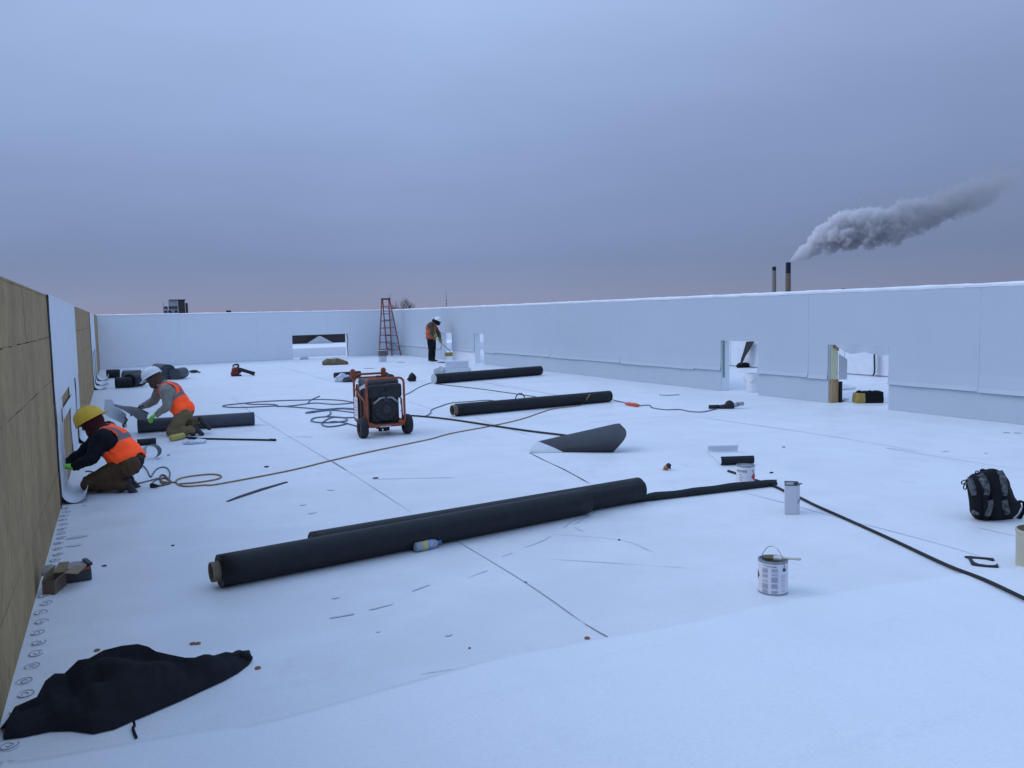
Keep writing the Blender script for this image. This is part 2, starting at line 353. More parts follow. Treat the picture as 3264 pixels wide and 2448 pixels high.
mb = MB(); mb.grid(P); o = struct(mb.build('membrane_lap_sheet', FROST2, smooth=True, origin=(0,0,0), fixn=False))
for p in o.data.polygons:
    if p.normal.z < 0: p.flip()
# seams and scuffs in the deck, thin ribbons
def ribbon(pts, wd, name, m, parent=deck, z=.004, n=4):
    pts = cr_spline([V3((p.x, p.y, z)) for p in pts], n) if len(pts) > 2 else [V3((lerp(pts[0].x, pts[1].x, i/12), lerp(pts[0].y, pts[1].y, i/12), z)) for i in range(13)]
    P = []
    for i, p in enumerate(pts):
        t = (pts[min(i+1, len(pts)-1)] - pts[max(i-1, 0)]).normalized(); s = V3((-t.y, t.x, 0)); k = wd*(.7 + .6*noise.noise(p*3.1))
        if i in (0, len(pts)-1): k *= .25
        P.append([p + s*k/2, p - s*k/2])
    mb = MB(); mb.grid(P); o = mb.build(name, m, parent, fixn=False)
    for q in o.data.polygons:
        if q.normal.z < 0: q.flip()
    return o
S = [([(3,700,655),(3,1140,780)], .02, SEAMF), ([(3,330,890),(3,520,1040),(3,900,1275),(3,1240,1475),(7,640,32),(7,985,255)], .010, SEAMM), ([(7,1170,372),(7,1480,560),(7,1745,745)], .009, SEAMM),
     ([(7,1740,742),(7,1800,778),(7,1855,808)], .012, BLACKM), ([(4,925,1292),(4,1050,1355),(4,1180,1415),(4,1370,1520)], .017, BLACKM),
     ([(4,0,900),(4,170,955)], .02, SEAMF), ([(4,500,1020),(4,640,1070),(4,960,1170)], .014, SEAMF), ([(5,0,990),(5,800,1105),(5,1500,1222),(6,1300,165),(6,2212,312)], .011, SEAMM),
     ([(6,340,455),(6,630,530),(6,990,628),(6,1350,720),(6,1700,815),(6,1950,892)], .008, SEAMM), ([(4,540,750),(4,1140,855)], .03, SEAMF),
     ([(4,1300,1070),(4,1700,1030),(5,0,985)], .016, SEAMF), ([(7,800,108),(7,1180,100)], .02, SMUDGE), ([(7,1600,350),(7,1900,375),(7,2050,430)], .01, SEAMF), ([(7,1600,460),(7,2212,500)], .012, SMUDGE),
     ([(6,1900,690),(6,2212,760)], .012, SEAMF), ([(7,1420,905),(7,1020,968)], .008, SMUDGE),
     ([(7,620,722),(7,733,702)], .020, SEAMF), ([(7,797,685),(7,905,658)], .020, SEAMF), ([(7,985,602),(7,1065,573)], .014, SEAMF), ([(7,1230,543),(7,1320,510)], .012, SEAMF), ([(7,1382,449),(7,1430,432)], .013, SEAMF),
     ([(7,1475,412),(7,1560,380),(7,1605,355)], .012, SEAMF), ([(7,1650,325),(7,1700,290),(7,1770,270)], .012, SEAMF), ([(7,1700,310),(7,1780,260),(7,1830,228)], .012, SEAMF), ([(7,1700,320),(7,1740,338)], .01, SEAMF),
     ([(3,740,1226),(3,850,1212),(3,990,1216)], .018, SEAMM), ([(5,2075,1100),(5,2120,1103)], .03, DARKST), ([(5,2143,1103),(5,2200,1105)], .03, DARKST)]
for pts, wd, m in S: ribbon([g(*p) for p in pts], wd, 'seam', m)
def blot(c, rx, ry, yaw, name, m, z=.0045):
    n = 22; vs = []
    for k in range(n):
        a = 2*math.pi*k/n; q = 1 + .35*noise.noise(V3((math.cos(a)*1.6 + c.x*7, math.sin(a)*1.6, c.y*5)))
        vs.append(V3((c.x, c.y, z)) + Matrix.Rotation(yaw, 3, 'Z') @ V3((math.cos(a)*rx*q, math.sin(a)*ry*q, 0)))
    return MB().q(*vs).build(name, m, deck, fixn=False)
for z_, x, y, rx, ry, m in [(2,430,372,.07,.045,SEAMF),(2,415,418,.05,.035,SMUDGE),(2,455,165,.05,.05,SEAMF),(2,470,196,.02,.02,SEAMF),(7,650,630,.025,.02,SMUDGE),(7,545,257,.04,.02,SMUDGE),(7,505,222,.03,.02,SMUDGE),
        (7,625,155,.02,.05,SMUDGE),(7,838,780,.012,.01,SMUDGE),(7,1148,795,.02,.015,SMUDGE),(7,345,55,.015,.02,SEAMM),(6,1690,185,.05,.03,SMUDGE),(6,1960,198,.04,.015,SMUDGE)]:
    blot(g(z_, x, y), rx, ry, random.random(), 'smudge', m)
# ---------------------------------------------------------------- parapets
def frame_of(a, b):
    a = V3((a[0], a[1], 0)); b = V3((b[0], b[1], 0)); d = (b-a).normalized(); n = V3((-d.y, d.x, 0)); return a, d, n, (b-a).length
def wallbox(mb, F, u0, u1, n0, n1, z0, z1):
    a, d, n, _ = F
    P = [a + d*u + n*k + V3((0,0,z)) for u in (u0,u1) for k in (n0,n1) for z in (z0,z1)]
    mb.faces(P, [(0,1,3,2),(4,6,7,5),(0,4,5,1),(2,3,7,6),(0,2,6,4),(1,5,7,3)])
def wall_core(mb, F, n0, n1, z1, u0, u1, holes):
    cuts = sorted({u0, u1} | {h[0] for h in holes} | {h[1] for h in holes})
    for a, b in zip(cuts, cuts[1:]):
        m_ = (a+b)/2; h = [h for h in holes if h[0] < m_ < h[1]]
        wallbox(mb, F, a, b, n0, n1, h[0][2] if h else 0, z1)
def rime_cap(F, u0, u1, n0, n1, z, parent, amp=.012):
    a, d, n, _ = F; P = []; k = int((u1-u0)/.12) + 2
    for i in range(k):
        u = lerp(u0, u1, i/(k-1)); row = []
        for nn, zz in [(n0, -.03), (n0 - .012, .004), (n0 + .03, .022), ((n0+n1)/2, .03), (n1 - .03, .022), (n1 + .012, .004), (n1, -.03)]:
            p = a + d*u + n*nn; j = noise.noise(V3((u*2.3, nn*9, z))) + .6*noise.noise(V3((u*9, nn*9, 2)))
            row.append(p + V3((0, 0, z + zz + amp*j)) + n*(.006*noise.noise(V3((u*7, zz*40, 5)))))
        P.append(row)
    mb = MB(); mb.grid(P); mb.q(*P[0]); mb.q(*P[-1]); return mb.build('cap', SNOW, parent, smooth=False)
def panel(F, u0, u1, z0, z1, n0, parent, m, holes=(), th=.006, flare=0.0, nu=None, name='membrane_panel', wav=.003, seed=0):
    """a sheet hung on the wall face: cells that fall in a hole are left out; the foot flares a little"""
    a, d, n, _ = F; us = sorted({u0, u1} | {h[k] for h in holes for k in (0,1) if u0 < h[k] < u1} | {lerp(u0, u1, i/12) for i in range(13)})
    zs = sorted({z0, z1, z0 + .02, z0 + .06} | {h[2] for h in holes if z0 < h[2] < z1} | {lerp(z0, z1, i/6) for i in range(7)})
    def pt(u, z, k):
        fl = flare*max(0, 1 - (z - z0)/.10)*(.35 + 1.1*abs(noise.noise(V3((u*1.9, seed, 1))))) ; wv = wav*noise.noise(V3((u*2.1, z*2.4, seed)))
        return a + d*u + n*(n0 + (th if k else 0)*(-1 if n0 < 0 else 1) + (fl + wv)*(-1 if n0 < 0 else 1)) + V3((0,0,z))
    mb = MB()
    inh = lambda u, z: any(h[0] < u < h[1] and z < h[2] for h in holes)
    cell = [[not inh((us[i]+us[i+1])/2, (zs[j]+zs[j+1])/2) for j in range(len(zs)-1)] for i in range(len(us)-1)]
    ok = lambda i, j: 0 <= i < len(us)-1 and 0 <= j < len(zs)-1 and cell[i][j]
    for i in range(len(us)-1):
        for j in range(len(zs)-1):
            if not cell[i][j]: continue
            A, B, C, D = [(us[i],zs[j]), (us[i+1],zs[j]), (us[i+1],zs[j+1]), (us[i],zs[j+1])]
            mb.q(*[pt(*p, 1) for p in (A,B,C,D)]); mb.q(*[pt(*p, 0) for p in (D,C,B,A)])
            for cond, p, q in ((ok(i,j-1), A, B), (ok(i+1,j), B, C), (ok(i,j+1), C, D), (ok(i-1,j), D, A)):
                if not cond: mb.q(pt(*p,1), pt(*q,1), pt(*q,0), pt(*p,0))
    return mb.build(name, m, parent, weld=True, smooth=False)
# right wall (runs away from the viewer on the right); u counted from its near end
FR = frame_of((XR, 1.0), (XR, YF + .5)); U0 = 7.02 - 1.0
HR = [(2.155+U0, 3.385+U0, 1.0), (5.08+U0, 6.14+U0, 1.015), (17.87+U0, 18.66+U0, 1.0), (20.68+U0, 21.75+U0, 1.0)]
wr = thing('parapet_wall', 'long white membrane parapet on the right with four square openings at its foot', 'wall', (XR, 1.0, 0))
mb = MB(); wall_core(mb, FR, 0, -.20, PHI, 0, FR[3] + .25, HR); mb.build('wall_core', FROST2, wr)
for i, (a, b) in enumerate(zip([0, .64+U0, 3.82+U0, 6.98+U0, 9.79+U0, 13.31+U0, 16.95+U0, 20.2+U0, 23.5+U0], [.64+U0, 3.82+U0, 6.98+U0, 9.79+U0, 13.31+U0, 16.95+U0, 20.2+U0, 23.5+U0, FR[3]])):
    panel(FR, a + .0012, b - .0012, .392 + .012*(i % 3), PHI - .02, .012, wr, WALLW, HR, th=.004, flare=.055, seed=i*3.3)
lows = [0, 2.155+U0, 3.385+U0, 5.08+U0, 6.14+U0, 11.9+U0, 17.87+U0, 18.66+U0, 20.68+U0, 21.75+U0, FR[3]]
for i, (a, b) in enumerate(zip(lows, lows[1:])):
    if i in (1, 3, 7, 9 - 1): continue
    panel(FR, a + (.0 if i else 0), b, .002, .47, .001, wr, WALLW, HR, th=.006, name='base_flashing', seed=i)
rime_cap(FR, 0, FR[3], -.2, .02, PHI, wr)
# far wall
FA = frame_of((XR, YF + .5), (XL, YF - 1.0)); LFA = FA[3]
fu = lambda x: (XR - x)*LFA/(XR - XL)
HF = [(fu(9.08), fu(6.62), .95)]
HF = [(fu(g(3,1265,572).x*YF/g(3,1265,572).y), fu(g(3,818,595).x*YF/g(3,818,595).y), .95)]
wf = thing('parapet_wall', 'white membrane parapet closing the far end with one low wide opening', 'wall', (XR, YF, 0))
mb = MB(); wall_core(mb, FA, 0, -.25, PHI, .0, LFA + .3, HF); mb.build('wall_core', WALLF, wf)
for i in range(4): panel(FA, LFA*i/4 + .0012, LFA*(i+1)/4 - .0012, .005, PHI - .02, .008, wf, WALLF, HF, flare=.008, seed=40 + i)
rime_cap(FA, -.1, LFA + .3, -.25, .02, PHI, wf)
mb = MB(); wallbox(mb, FA, HF[0][0] + .002, HF[0][0] + .022, -.02, .010, .01, .95); mb.build('opening_trim', BLACKB, wf)
# beyond the far opening: a raised deck, a dark wall and a pale hatch
struct(MB().box((8.5, 41.8, .18), (16, 12.4, .36)).build('upper_roof_deck', SNOW))
tag(MB().box((9, 42.3, .90), (16, .3, 1.08)).build('siding_wall', mat('dark_siding', (.055,.045,.042), .8, (.03,.027,.027), 3, stretch=(.3,.3,8))), 'dark brown siding wall seen through the low opening in the far parapet', 'wall')
hp = pv(3, 1040, 462, V3((9, 41.6, 0))); mb = MB()
mb.prism([(-.62, 0), (.62, 0), (0, .36)], -.3, .3)
for v in mb.v: v.x, v.y, v.z = v.x + hp.x, v.z + 41.6, v.y + .362
tag(mb.build('roof_hatch', GREYW), 'pale gable shaped hatch before the dark siding behind the far opening', 'hatch')
# wall across the neighbouring bay, seen through the right openings
FB = frame_of((16.0, 2.0), (16.0, 62)); wb = thing('parapet_wall', 'white parapet beyond the right wall openings, across the next bay', 'wall', (16, 2, 0))
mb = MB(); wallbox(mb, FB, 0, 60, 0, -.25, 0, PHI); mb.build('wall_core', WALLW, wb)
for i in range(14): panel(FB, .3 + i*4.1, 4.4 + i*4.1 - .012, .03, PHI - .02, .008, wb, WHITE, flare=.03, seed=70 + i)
rime_cap(FB, 0, 60, -.25, .02, PHI, wb)
# left wall: plywood with white membrane strips
FLf = frame_of((-.547, -2.0), (-.37, YF + .3)); FLf = (FLf[0], FLf[1], FLf[2]*-1, FLf[3]); U2 = 2.0
ply = bpy.data.materials.new('wet_plywood'); ply.use_nodes = True; n = ply.node_tree.nodes; l = ply.node_tree.links; b = n['Principled BSDF']; b.inputs['Roughness'].default_value = .75; b.inputs['Specular IOR Level'].default_value = .25
geo = n.new('ShaderNodeNewGeometry')
def PN(sc, stretch, det=6, dist=0):
    mp = n.new('ShaderNodeMapping'); mp.inputs['Scale'].default_value = stretch; l.new(geo.outputs['Position'], mp.inputs[0])
    z = n.new('ShaderNodeTexNoise'); z.inputs['Scale'].default_value = sc; z.inputs['Detail'].default_value = det; z.inputs['Distortion'].default_value = dist; l.new(mp.outputs[0], z.inputs['Vector']); return z.outputs[0]
r1 = n.new('ShaderNodeValToRGB'); r1.color_ramp.elements[0].position = .3; r1.color_ramp.elements[1].position = .72
r1.color_ramp.elements[0].color = (.315,.215,.104,1); r1.color_ramp.elements[1].color = (.44,.305,.147,1); l.new(PN(22, (1,1.2,.45), 8, .2), r1.inputs[0])
r2 = n.new('ShaderNodeValToRGB'); r2.color_ramp.elements[0].position = .38; r2.color_ramp.elements[1].position = .60; r2.color_ramp.elements[0].color = (.84,.83,.82,1); r2.color_ramp.elements[1].color = (1.05,1.05,1.05,1); l.new(PN(2.2, (1,1,.5), 5), r2.inputs[0])
mx_ = n.new('ShaderNodeMix'); mx_.data_type = 'RGBA'; mx_.blend_type = 'MULTIPLY'; mx_.inputs['Factor'].default_value = 1; l.new(r1.outputs[0], mx_.inputs['A']); l.new(r2.outputs[0], mx_.inputs['B'])
r3 = n.new('ShaderNodeValToRGB'); r3.color_ramp.elements[0].position = .60; r3.color_ramp.elements[1].position = .66; r3.color_ramp.elements[0].color = (0,0,0,1); r3.color_ramp.elements[1].color = (.7,.7,.7,1); l.new(PN(38, (1,1,.18), 3), r3.inputs[0])
mx2 = n.new('ShaderNodeMix'); mx2.data_type = 'RGBA'; l.new(r3.outputs[0], mx2.inputs['Factor']); l.new(mx_.outputs['Result'], mx2.inputs['A']); mx2.inputs['B'].default_value = (.19,.125,.065,1); l.new(mx2.outputs['Result'], b.inputs['Base Color'])
bp = n.new('ShaderNodeBump'); bp.inputs['Strength'].default_value = .5; bp.inputs['Distance'].default_value = .004; l.new(PN(40, (1,1,.3), 5), bp.inputs['Height']); l.new(bp.outputs[0], b.inputs['Normal'])
wl = thing('parapet_wall', 'tan plywood parapet along the left side with dark cracked joints', 'wall', (-.55, -2, 0))
mb = MB(); wallbox(mb, FLf, 0, FLf[3], -.25, 0, 0, PHI - .005); mb.build('wall_core', BLACKB, wl)
def plypanel(u0, u1, z0, z1, seed):
    a, d, nn, _ = FLf; K = 26
    def E(u, z, s): return noise.noise(V3((u*5.0, z*3, s)))*.006 + noise.noise(V3((u*23, z, s + 4)))*.004
    lo = [(lerp(u0, u1, i/K), z0 + (E(lerp(u0, u1, i/K), z0, seed) + .0022 if z0 > .01 else 0)) for i in range(K+1)]
    hi = [(lerp(u0, u1, i/K), z1 + (E(lerp(u0, u1, i/K), z1, seed + 9) - .0022 if z1 < 1.88 else 0)) for i in range(K+1)]
    bow = lambda u, z: .004*noise.noise(V3((u*1.1, z*1.7, seed)))
    P = [[a + d*u0_ + nn*(.014 + bow(u0_, lerp(zl, zh, k/6))) + V3((0,0,lerp(zl, zh, k/6))) for k in range(7)] for (u0_, zl), (_, zh) in zip(lo, hi)]
    mb = MB(); mb.sheet(P, .012, 0, 0); return mb.build('plywood_panel', ply, wl, fixn=True)
rows = [(.0, .34), (.34, 1.152), (1.152, 1.528), (1.528, 1.885)]
for r_i, (z0, z1) in enumerate(rows):
    u = .0 + (.9 if r_i % 2 else 0); cuts = [0]
    while u < FLf[3] - .5:
        u += 2.44 if r_i else 4.88
        cuts.append(min(u, FLf[3] - .3))
    for a_, b_ in zip(cuts, cuts[1:]):
        if b_ - a_ > .1: plypanel(a_ + .002, b_ - .002, z0, z1, r_i*7 + a_)
mb = MB(); wallbox(mb, FLf, 0, FLf[3], -.26, .0215, 1.887, 1.901); mb.build('top_plate', ply, wl)
def foot_strip(F, u0, u1, ztop, nbase, J, r=.10, tip=.95, over=False, slant=0, k=9, zside=None):
    """a strip of membrane hanging down the wall and curling up off the deck at its foot"""
    a, d, nn, _ = F; prof = []
    if over: prof += [(-.22, ztop + .035), (-.1, ztop + .042), (nbase - .02, ztop + .04), (nbase, ztop + .02)]
    else: prof += [(nbase, ztop)]
    for i in range(1, 9): prof.append((nbase + .004*math.sin(i), lerp(ztop, r + .02, i/8)))
    for i in range(1, 11):
        t = math.pi*tip*i/10; prof.append((nbase + r - r*math.cos(t), r + .012 - r*math.sin(t)))
    P = []
    for i in range(k):
        u = lerp(u0, u1, i/(k-1)); P.append([a + d*(u + slant*(1 - min(1, z/1.9))) + nn*(q + (.004*noise.noise(V3((u*3, z*3, 8))) if q > 0 else 0)) + V3((0,0,z)) for q, z in prof])
    return P
def flat_strip(F, uz, nbase, k=6):                    # corner quad in wall coordinates
    a, d, nn, _ = F; (a0, a1, a2, a3) = uz
    P = []
    for i in range(k):
        s = i/(k-1); P.append([a + d*lerp(lerp(a0[0], a1[0], s), lerp(a3[0], a2[0], s), t/5) + nn*(nbase + .003*noise.noise(V3((i*.7, t*.8, nbase*50)))) + V3((0,0,lerp(lerp(a0[1], a1[1], s), lerp(a3[1], a2[1], s), t/5))) for t in range(6)])
    return P
def side_sheet(label, pieces, loc, group='white membrane sheets hung over the plywood wall'):
    t = thing('membrane_sheet', label, 'membrane sheet', loc, group)
    for nm, P in pieces:
        mb = MB(); mb.sheet(P, .005, 0, 1)
        o = mb.build(nm, {'hem': [BLACKB, WHITE], 'foot_strip': [BLACKB, WHITE], 'black_edge': [BLACKB, BLACKB]}.get(nm, [WHITE, BLACKB]), t, fixn=False)
    return t
A_, D_, NN_, _ = FLf
def Wp(u): return A_ + D_*(u + U2)
side_sheet('white membrane sheet on the plywood with a cut window, beside the yellow helmet worker', [
    ('upper_sheet', [list(r) for r in flat_strip(FLf, [(8.44+U2, .92), (13.75+U2, .92), (13.85+U2, 1.90), (8.44+U2, 1.90)], .030)]),
    ('hem', [[A_ + D_*u + NN_*q + V3((0,0,z)) for q, z in [(-.25,1.907),(-.1,1.909),(.02,1.909),(.033,1.901),(.033,1.885)]] for u in [8.47+U2 + i*.672 for i in range(9)]]),
    ('black_edge', flat_strip(FLf, [(8.36+U2, .004), (8.47+U2, .004), (8.47+U2, 1.905), (8.36+U2, 1.905)], .024)), ('foot_strip', foot_strip(FLf, 8.50+U2, 9.35+U2, .92, .030, 0)),
    ('foot_strip', foot_strip(FLf, 10.95+U2, 12.3+U2, .92, .030, 0, .09)),
    ('foot_strip', foot_strip(FLf, 12.75+U2, 13.6+U2, .92, .030, 0, .10)),
    ('cross_strip', flat_strip(FLf, [(9.1+U2, .70), (11.2+U2, .69), (11.2+U2, .80), (9.1+U2, .82)], .042)),
], Wp(8.5))
side_sheet('white membrane sheet farther along the plywood wall, three curled feet', [
    ('upper_sheet', flat_strip(FLf, [(22.6+U2, .92), (27.3+U2, .92), (27.4+U2, 1.90), (22.6+U2, 1.90)], .030)),
    ('hem', [[A_ + D_*u + NN_*q + V3((0,0,z)) for q, z in [(-.25,1.907),(-.1,1.909),(.02,1.909),(.033,1.901),(.033,1.885)]] for u in [22.6+U2 + i*.6 for i in range(9)]]),
    ('foot_strip', foot_strip(FLf, 22.7+U2, 23.6+U2, .92, .030, 0, .13)), ('foot_strip', foot_strip(FLf, 24.3+U2, 25.2+U2, .92, .030, 0, .15)), ('foot_strip', foot_strip(FLf, 26.2+U2, 27.2+U2, .92, .030, 0, .15)),
], Wp(22.6))
# black edge boot at the foot of the near sheet
# ---------------------------------------------------------------- trim in the right openings
a, d, nn, _ = FR
def uw(u, q, z): return a + d*(u+U0) + nn*q + V3((0,0,z))
po = thing('jamb_post', 'split pine post in the left jamb of the nearest right opening', 'post', uw(3.3, -.1, 0))
MB().box(uw(3.362, -.115, .20), (.16, .04, .40)).build('stud', PINE, po); MB().box(uw(3.335, -.03, .20), (.035, .012, .40)).build('stud', PINE, po); MB().box(uw(3.362, -.155, .94), (.09, .04, .11)).build('stud', PINE, po)
MB().box(uw(3.33, -.225, .18), (.035, .06, .36)).build('edge_strip', BLACKB, po)
yf = thing('insulation_flap', 'pale yellow flap with a white tongue hanging in the nearest right opening', 'flap', uw(3.33, -.1, .4))
P = [[uw(3.335 - .01*i, -.01 - .115*i/4 , z - (.09*(i/4) if z > .9 else 0)) for z in [.405,.55,.7,.85,.97]] for i in range(5)]
m_y = mat('pale_yellow_foam', (.62,.63,.40), .8, (.54,.56,.36), 8)
mb = MB(); mb.sheet(P, .008, 0, 0); mb.build('foam_sheet', m_y, yf)
P = [[uw(3.28 - .06*i/4, -.13 - .13*i/4, z - (.10*i/4 if z > .8 else 0)) for z in [.40,.5,.6,.7,.84]] for i in range(5)]
mb = MB(); mb.sheet(P, .005, 0, 0); mb.build('tongue', GREYW, yf)
P = [[uw(lerp(3.22, 2.16, i/10), .012 + .02*math.sin(i*1.3)*t, 1.0 + .004 - t*(.10 + .05*abs(math.sin(i*.5 + .3)))*(min(1, i/3 + .12))) for t in (0,.33,.66,1)] for i in range(11)]
mb = MB(); mb.sheet(P, .006, 0, 0); tag(mb.build('membrane_lip', WALLW), 'ragged membrane lip hanging from the head of the nearest right opening', 'membrane lip')
tag(MB().box(uw(6.125, -.045, .64), (.035, .012, .74)).build('tape_strip', mat('green_tape', (.04,.22,.16), .6, (.25,.38,.34), 30)), 'green tape strip down the left jamb of the second right opening', 'tape')
# curled black corner and black edge on the wall beyond
def pw(z, x, y, X=15.95):
    r = ray(z, x, y); return EY + r*(X/r.x)
P = [[pw(5, *p, X) for p, X in zip(((lerp(372,425,s), lerp(497,495,s)), (lerp(355,400,s), lerp(560,540,s)), (lerp(338,368,s), lerp(610,590,s)), (lerp(331,340,s), lerp(655,650,s))), (15.9, 15.82, 15.75, 15.7))] for s in (0,.25,.5,.75,1)]
mb = MB(); mb.sheet(P, .01, 0, 0); tag(mb.build('membrane_corner', BLACKM), 'curled black corner of a sheet on the wall seen through the second opening', 'membrane corner')
P = [[pw(5, x0 + dx, y, 15.9 - .05*(dx > 4)) for dx in (0, 5, 10)] for x0, y in ((1215,555),(1216,620),(1217,670),(1216,700),(1210,718),(1197,724))]
mb = MB(); mb.sheet(P, .01, 0, 0); tag(mb.build('membrane_edge', BLACKM), 'dark curling sheet edge on the wall seen through the nearest opening', 'membrane edge')
rg = MB(); c0 = g(5, 360, 668)
for k in range(5): rg.ell(c0 + V3((.07*k - .15, .05*math.sin(k*2), .05 + .03*math.sin(k))), (.13, .09, .07))
tag(rg.build('rag_heap', FAB, smooth=True), 'black rag heap at the wall foot seen through the second opening', 'rag')
P = [[g(5, lerp(385, 455, i/5), 662 + t) + V3((0,0,.05)) for t in (0, 2)] for i in range(6)]
# ================================================================ ROLLS
def roll(name, label, A, B, r, m=BLACKM, core=0.0, core_r=.045, flap=True, lift=0.0, group=None, cap_m=None, parent=None, th0=1.9):
    A = V3((A.x, A.y, r + lift)); B = V3((B.x, B.y, r + lift)); t = thing(name, label, 'roll', V3((A.x, A.y, 0)), group)
    d = (B-A).normalized(); s = V3((-d.y, d.x, 0)); K = 40; L_ = (B-A).length; n_ = max(6, int(L_/.15))
    def prof(k, x):
        th = 2*math.pi*k/K; rr = r*(1 - .055*(k/K)) if flap else r
        rr += r*.012*noise.noise(V3((x*1.3, math.cos(th)*1.5, math.sin(th)*1.5 + r*9)))
        q = th + th0; return s*math.cos(q)*rr + V3((0,0,max(-r, math.sin(q)*rr)))
    P = [[A + d*(L_*i/n_) + prof(k, L_*i/n_) for k in range(K+1)] for i in range(n_+1)]
    mb = MB(); mb.grid(P)
    for i in range(n_): mb.q(P[i][0], P[i+1][0], P[i+1][-1], P[i][-1])
    for row, sg in ((P[0], -1), (P[-1], 1)):        # slightly dished wound ends
        c = sum((p for p in row[:-1]), V3())/K; prev = row
        for f, o_ in ((.8, .006), (.6, .0), (.42, .006)):
            nx = [c + (p-c)*f - d*sg*o_ for p in row]; mb.grid([prev, nx]); prev = nx
        mb.q(*[p for p in prev[:-1]])
    mb.build('wrap', m, t, smooth=False, weld=True)
    for p in t.children[0].data.polygons: p.use_smooth = p.area > .0  and abs(p.normal.dot(d)) < .6
    if core:
        mb = MB(); cc = A - V3((0,0,0)); ri = core_r*.86
        mb.lathe([(core_r, 0.03), (core_r, -core), (ri, -core), (ri, .02)], cc, d, 26); mb.q(*[cc + d*.01 + (s*math.cos(2*math.pi*k/20) + V3((0,0,1))*math.sin(2*math.pi*k/20))*ri for k in range(20)])
        mb.build('core', mat('core_tube', (.20,.16,.115), .85, (.15,.12,.085), 18), t, smooth=False)
    return t
G1 = 'black membrane rolls lying on the white deck'
roll('membrane_roll', 'big black membrane roll in front, cardboard core showing at its left end', g(7,140,584), g(7,1752,258), .105, core=.05, core_r=.062, group=G1, th0=1.75)
roll('membrane_roll', 'big black membrane roll behind the front one, reaching farther right', g(7,545,341,.205), g(7,1985,97,.212), .106, group=G1, th0=2.4)
roll('membrane_roll', 'black membrane roll with a pale core end, crossed by the tan cord', g(4,365,1012), g(4,1522,902), .105, core=.07, core_r=.085, group=G1)
roll('membrane_roll', 'farthest long black roll with a white end, near the white boxes', g(4,200,768), g(4,1000,700), .125, group=G1).children[0]
rt = g(4,200,768); e_ = MB(); dd = (g(4,1000,700) - rt).normalized(); e_.cyl(V3((rt.x, rt.y, .125)) - dd*.012, V3((rt.x, rt.y, .125)) - dd*.004, .118); e_.build('end_wrap', GREYW, bpy.data.objects['membrane_roll.003'], smooth=False)
roll('membrane_roll', 'dark grey roll lying behind and under the kneeling worker in the white helmet', g('A',905,828), g(3,520,1118), .105, mat('grey_membrane', (.055,.065,.085), .5, (.04,.048,.065), 8), group=G1)
roll('membrane_roll', 'short dark roll just right of the worker in the yellow helmet', g('A',900,985), g('A',1120,965), .045, group=G1)
# folded and curled pieces
def curl_strip(name, label, A, B, k0, k1, r=.075, ang=(-1.5, .9), n=14, th=.004, group=None):
    d = (B-A).normalized(); s = V3((d.y, -d.x, 0)); P = []     # s points to the viewer
    if s.dot(-FW) < 0: s = -s
    for i in range(n+1):
        x = i/n; c = lerp(A, B, x); row = []
        rr = r*(1 + .12*noise.noise(V3((x*4, 2, r*30))))
        for k in range(9):
            t = lerp(ang[0], ang[1], k/8); row.append(V3((c.x, c.y, rr + .004)) - s*(rr - rr*0) + s*rr*0 + V3((0,0,math.sin(t)*rr)) + s*math.cos(t)*rr)
        P.append(row)
    mb = MB(); mb.sheet(P, th, 0, 1); o = mb.build(name, [k0, k1], None, smooth=True, fixn=False); return o, P
A = g(7,1950,215); B = g(6,575,415)
mb = MB(); P = []
d = (B-A).normalized(); s = V3((d.y, -d.x, 0)); s = s if s.dot(FW) < 0 else -s
for i in range(25):
    x = i/24; c = lerp(A, B, x); k = (.9 + .14*noise.noise(V3((x*5, 0, 0))))*(1.0 if x < .93 else 1 - (x-.93)*3)
    k *= .86*min(1, .15 + x*6); P.append([c + V3((0,0,.004)) - s*(.20*k), c - s*(.10*k) + V3((0,0,.005)), c - s*.04*k + V3((0,0,.006)), c + V3((0,0,.012*k)), c + s*.012*k + V3((0,0,.032*k)), c + s*.008*k + V3((0,0,.054*k)), c - s*.010*k + V3((0,0,.074*k)), c - s*.032*k + d*.02*(x > .9) + V3((0,0,.088*k))])
mb.sheet(P, .004, 0, 1); o = mb.build('membrane_strip', [BLACKM, WHITE], smooth=True, fixn=False)
tag(o, 'long narrow black curled strip running right from the big rolls past the primer can', 'membrane strip')
# piece with one black curled edge and one pale curled edge
P = []; A0, A1, B0, B1 = g(6,205,280), g(6,425,272), g(6,120,196), g(6,320,192)
for i in range(13):
    x = i/12; f = lerp(A0, A1, x); b_ = lerp(B0, B1, x); s = (f-b_).normalized()
    P.append([b_ - s*.0 + V3((0,0,.085)), b_ - s*.035 + V3((0,0,.06)), b_ - s*.04 + V3((0,0,.03)), b_ - s*.02 + V3((0,0,.008)), b_ + s*.06 + V3((0,0,.005)), lerp(b_, f, .5) + V3((0,0,.005)), f - s*.10 + V3((0,0,.005)), f - s*.03 + V3((0,0,.009)), f + V3((0,0,.025)), f + s*.008 + V3((0,0,.05)), f - s*.004 + V3((0,0,.075)), f - s*.025 + V3((0,0,.092))])
mb = MB(); mb.sheet(P, .004, 0, 1)
o = mb.build('membrane_offcut', [BLACKM, WHITE], smooth=True, fixn=False)
tag(o, 'rectangular membrane offcut behind the primer can, its near edge curled up black', 'membrane offcut')
